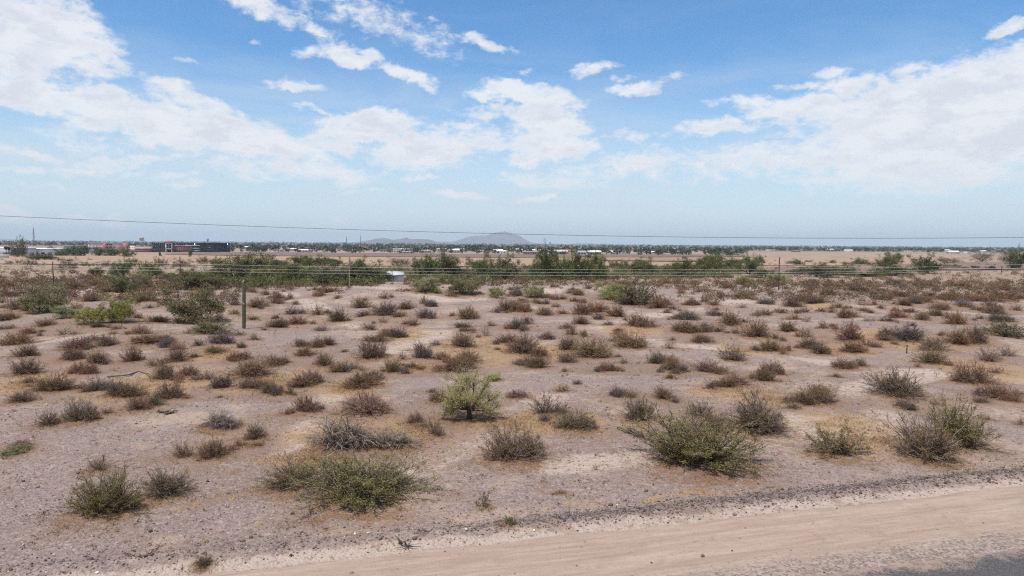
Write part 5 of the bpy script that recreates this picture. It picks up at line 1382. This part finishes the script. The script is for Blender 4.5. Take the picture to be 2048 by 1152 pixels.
# ------------------------------------------------------------------ towers
def lattice_tower(px, yb, yt, label, wpx=2.2, dishes=0):
    p = at(px, yb); s = pxm(p, 1.0); h = (yb - yt) * s
    o = empty('radio_mast', p); w = wpx * s * .5
    legs = [(-1, -1), (1, -1), (1, 1), (-1, 1)]
    for a, b in legs:
        link('leg', MB().tubes(np.array([[[a * w, b * w, 0], [a * w * .6, b * w * .6, h * .6], [a * w * .25, b * w * .25, h]]]), np.array([[.22, .18, .12]]) * s * 1.1, 5).mesh('leg', DARKM), o)
    m = MB()
    lv = 9
    for i in range(lv):
        z0, z1 = h * i / lv, h * (i + 1) / lv
        k0, k1 = w * (1 - .75 * i / lv), w * (1 - .75 * (i + 1) / lv)
        for j in range(4):
            a, b = legs[j], legs[(j + 1) % 4]
            m.tubes(np.array([[[a[0] * k0, a[1] * k0, z0], [b[0] * k1, b[1] * k1, z1]]]), np.full((1, 2), .10 * s), 3)
    link('bracing', m.mesh('bracing', DARKM), o)
    for i in range(dishes): link('antenna', MB().tubes(np.array([[[w * .4, -w * .5, h * (.55 + .12 * i)], [w * 1.4, -w * 1.2, h * (.56 + .12 * i)]]]), np.full((1, 2), .55 * s), 8).mesh('antenna', GREYW), o)
    link('tip', MB().tubes(np.array([[[0, 0, h * .97], [0, 0, h * 1.06]]]), np.full((1, 2), .12 * s), 5).mesh('tip', DARKM), o)
    tag(o, label, 'mast', 'radio masts')
lattice_tower(68, 492, 455.5, 'tall lattice radio mast on the far left behind the palm clump', 3.0, 2)
lattice_tower(693, 492, 475, 'lattice mast left of its thinner neighbour near the low mountain range', 2.4)
lattice_tower(721.5, 492, 471, 'thinner taller mast before the left end of the mountain range', 1.2, 1)
def water_tower(px, yb, yt, wpx, label, legs=4, bulb=False, mat=None):
    p = at(px, yb); s = pxm(p, 1.0); h = (yb - yt) * s; w = wpx * s * .5
    o = empty('water_tower', p)
    mat = mat or STEEL
    if bulb:
        zz = h * np.array([.48, .55, .66, .78, .90, .97, 1.0]); rr = w * np.array([.25, .55, .92, 1.0, .86, .5, .05])
        link('tank', MB().tubes(np.stack([0 * zz, 0 * zz, zz], 1)[None], rr[None], 16).mesh('tank', mat, smooth=True), o)
        link('stem', MB().tubes(np.array([[[0, 0, 0], [0, 0, h * .3], [0, 0, h * .5]]]), np.array([[.34, .24, .26]]) * w, 10).mesh('stem', mat, smooth=True), o)
    else:
        zz = h * np.array([.50, .51, .55, .90, .92, 1.0]); rr = w * np.array([.1, .8, 1.0, 1.0, 1.06, .08])
        link('tank', MB().tubes(np.stack([0 * zz, 0 * zz, zz], 1)[None], rr[None], 16).mesh('tank', mat), o)
        for i in range(legs):
            a = 2 * math.pi * i / legs + .6
            link('leg', MB().tubes(np.array([[[math.cos(a) * w * 1.05, math.sin(a) * w * 1.05, 0], [math.cos(a) * w * .85, math.sin(a) * w * .85, h * .56]]]), np.full((1, 2), w * .10), 5).mesh('leg', mat), o)
        link('riser', MB().tubes(np.array([[[0, 0, 0], [0, 0, h * .52]]]), np.full((1, 2), w * .14), 6).mesh('riser', mat), o)
    tag(o, label, 'water tower', 'water towers')
water_tower(283.5, 489, 474, 8.0, 'pale pinkish water tower on legs behind the low red wing', 4, mat=plain('pinkish_steel', (.62, .50, .47)))
water_tower(415.5, 490, 476, 4.8, 'small ball shaped water tower above the dark glass building', bulb=True, mat=plain('grey_tank', (.30, .29, .30)))
water_tower(1099.5, 496, 482, 3.4, 'slim legged water tower in the town right of the mountain', 4, mat=plain('white_tank', (.62, .62, .62)))

# ------------------------------------------------------------------ palms
FROND = leaf_mat('palm_frond', (.030, .038, .016), (.085, .095, .040), None, .2, .15)
SKIRT = leaf_mat('palm_skirt', (.085, .066, .045), (.17, .135, .095), None, .2, .0)
def palm_parts(seed):
    r = np.random.default_rng(seed)
    T_, K, Fr = MB(), MB(), MB()
    T_.tubes(np.array([[[0, 0, 0], [.01, 0, .4], [0, .01, .8]]]), np.array([[.032, .022, .024]]), 8, 0, [.4])
    n = 260
    z = r.uniform(.62, .80, n); a = r.uniform(0, 6.28, n)
    K.leaves(np.stack([np.cos(a) * .05, np.sin(a) * .05, z], 1), .10, .03, r, 0, None, np.array([0, 0, -2.0]))
    n = 900
    d = unit(r.normal(size=(n, 3)) + np.array([0, 0, .25])); q = r.uniform(.06, .20, n)[:, None]
    Fr.leaves(np.array([0, 0, .82]) + d * q * np.array([.95, .95, .85]), .075, .018, r, 0, None, d * 2.0 if False else None)
    return (('trunk', T_.mesh('trunk', BARK)), ('skirt', K.mesh('skirt', SKIRT)), ('fronds', Fr.mesh('fronds', FROND)))
PALMS = [palm_parts(i) for i in range(3)]
def palm(px, yb, hpx, label, i, wide=1.0):
    p = at(px, yb); h = pxm(p, hpx)
    o = empty('palm_tree', p, i * 1.3); o.scale = (h * wide, h * wide, h)
    for nm, me in PALMS[i % 3]: link(nm, me, o)
    tag(o, label, 'palm', 'fan palms')
palm(12.5, 513, 21, 'left one of two small fan palms at the left edge', 0, 1.0)
palm(18.5, 513, 20, 'right one of two small fan palms at the left edge', 1, 1.0)
def palm_clump(px, yb, w, h, label, i):
    p = at(px, yb); S, L_ = tree(900 + i, 'm', 5200)
    o = empty('tall_tree', p, i); o.scale = (pxm(p, w), pxm(p, w), pxm(p, h))
    link('trunk', S.mesh('trunk', BARK), o); link('crown', L_.mesh('crown', LEAF['o']), o)
    tag(o, label, 'tree', 'tall trees beside the warehouse')
palm_clump(44, 514, 20, 37, 'tallest dark tree of the clump before the white warehouse', 0)
palm_clump(24, 512, 17, 26, 'left lower tree of the clump before the white warehouse', 1)
palm_clump(35, 515, 22, 27, 'middle bushy tree of the clump before the white warehouse', 2)
NUM = ['first', 'second', 'third', 'fourth', 'fifth', 'sixth', 'seventh', 'eighth', 'ninth', 'tenth', 'eleventh', 'twelfth', 'thirteenth', 'fourteenth', 'fifteenth', 'sixteenth', 'seventeenth', 'eighteenth', 'nineteenth', 'twentieth',
       'twenty-first', 'twenty-second', 'twenty-third', 'twenty-fourth', 'twenty-fifth', 'twenty-sixth', 'twenty-seventh', 'twenty-eighth', 'twenty-ninth', 'thirtieth']
for i, (x, y, h) in enumerate([(482, 506, 17), (505, 504, 16), (932, 503, 13), (938, 503, 14), (945, 502, 12), (951, 503, 13), (956, 502, 12), (961, 502, 13), (566, 503, 11), (582, 502, 11), (1005, 503, 12), (1058, 502, 11), (1184, 501, 9), (1268, 502, 9)]):
    palm(x, y, h, f'slim palm above the town roofs, {NUM[i]} from the left', i + 2, 1.0)

# ------------------------------------------------------------------ houses and trees of the town
def houses():
    r = np.random.default_rng(31)
    H = []
    for _ in range(400):
        if len(H) >= 84: break
        x = r.uniform(452, 1330) if r.random() < .8 else r.uniform(1330, 2040)
        sl = 0.0069 * (x - 1024)
        y = sl + (r.uniform(496, 508) if x < 1240 else r.uniform(495, 502))
        w = (y - sl - 487) * r.uniform(.7, 1.25) + 2
        if any(abs(x - a) < .62 * (w + b) and abs(y - c) < 2.2 for a, b, c in H): continue
        if 300 < x < 462: continue
        H.append((x, w, y))
    H.sort()
    kinds = [('white', WHITE, ROOFW), ('beige', BEIGE, ROOFG), ('tan', TAN, ROOFB), ('grey', GREYW, ROOFD), ('pale', BEIGE, ROOFW)]
    count = {}
    for i, (x, w, y) in enumerate(H):
        cn, wm, rm = kinds[r.integers(0, 5)]
        gable = r.random() < .6
        key = (cn, gable); count[key] = count.get(key, 0)
        p = at(x, y); s = pxm(p, 1.0); W_ = w * s * .5; h = max(3.2, min(5.5, w * s * .28)); D = W_ * 1.3
        o = empty('house', p, r.uniform(-.5, .5))
        tag(o, f"{cn} {'gabled' if gable else 'flat roofed'} house in the distant town, {NUM[count[key]]} of its kind from the left", 'house', 'houses of the distant town')
        count[key] += 1
        bx('wall', o, wm, -W_, W_, 0, D, -1, h * .72)
        zt = h * .72
        if gable:
            m = MB().add([(-W_ - .5, -.6, zt), (W_ + .5, -.6, zt), (W_ + .5, D + .6, zt), (-W_ - .5, D + .6, zt), (-W_ - .5, D / 2, h * 1.15), (W_ + .5, D / 2, h * 1.15)], [(0, 1, 5, 4), (2, 3, 4, 5), (0, 3, 2, 1)])
            m.add([(-W_ - .5, -.6, zt), (-W_ - .5, D + .6, zt), (-W_ - .5, D / 2, h * 1.15), (W_ + .5, -.6, zt), (W_ + .5, D + .6, zt), (W_ + .5, D / 2, h * 1.15)], [(0, 2, 1), (3, 4, 5)])
            link('roof', m.mesh('roof', rm), o)
        else: bx('roof', o, rm, -W_ - .3, W_ + .3, -.4, D + .4, zt, zt + .5)
        for a in (-.6, .05, .6): bx('window' if a != .05 else 'door', o, GLASS2 if a != .05 else ROOFB, W_ * a - .7, W_ * a + .7, -.12, .1, .9 if a != .05 else 0, 2.1)
houses()
def town_trees():
    r = np.random.default_rng(41)
    # dark trees that stand out one by one
    vs = []
    for i in range(4):
        S, L_ = tree(700 + i, 'm', 1500)
        vs.append((S.mesh('trunk', BARK), L_.mesh('crown', LEAF['x'])))
    T_ = sorted([(r.uniform(455, 1500), r.uniform(500, 509), r.uniform(8, 16)) for _ in range(44)])
    for i, (x, y, w) in enumerate(T_):
        y += .0069 * (x - 1024)
        p = at(x, y); o = empty('town_tree', p, r.uniform(0, 6)); wm = pxm(p, w)
        o.scale = (wm, wm, wm * r.uniform(.6, .95))
        for nm, me in zip(('trunk', 'crown'), vs[i % 4]): link(nm, me, o)
        half = 'left' if i < 22 else 'right'
        tag(o, f"dark leafy tree at the town's near edge, {NUM[i if i < 22 else 43 - i]} from the {half}", 'tree', 'dark trees at the edge of the town')
    # the mass of trees behind
    Cs, Ls, As = [], [], []
    def crown(p, w, h, n, tone):
        d = unit(r.normal(size=(n, 3))); q = r.uniform(.5, 1.0, n)[:, None]
        Cs.append(p + np.array([0, 0, h * .5]) + d * q * np.array([w * .5, w * .5, h * .5])); Ls.append(np.full(n, w * .30)); As.append(np.clip(tone + r.normal(0, .2, n), 0, 1))
    for _ in range(6500):
        x = r.uniform(-150, 2250); sl = .0069 * (x - 1024)
        y = sl + 487 + (1.2 + 20 * r.random() ** 1.5 if 440 < x < 1490 else 1.2 + 10 * r.random() ** 1.4)
        if x < 330 and r.random() < .5: continue
        if y > sl + 505 and r.random() < .6: continue
        p = at(x, y); w = r.uniform(4, 10) * (1 + p[1] / 6000)
        crown(p, w, w * r.uniform(.55, .9), 22, r.random())
    C, L, A = np.concatenate(Cs), np.concatenate(Ls), np.concatenate(As)
    m = MB().leaves(C, L * 1.3, L * .9, r, 0, A)
    tag(link('far_trees', m.mesh('far_trees', leaf_mat('far_foliage', (.024, .034, .020), (.105, .115, .062), (.16, .145, .10), 0))), 'mass of trees spread through the distant town', 'trees', kind='stuff')
town_trees()
flush_labels()
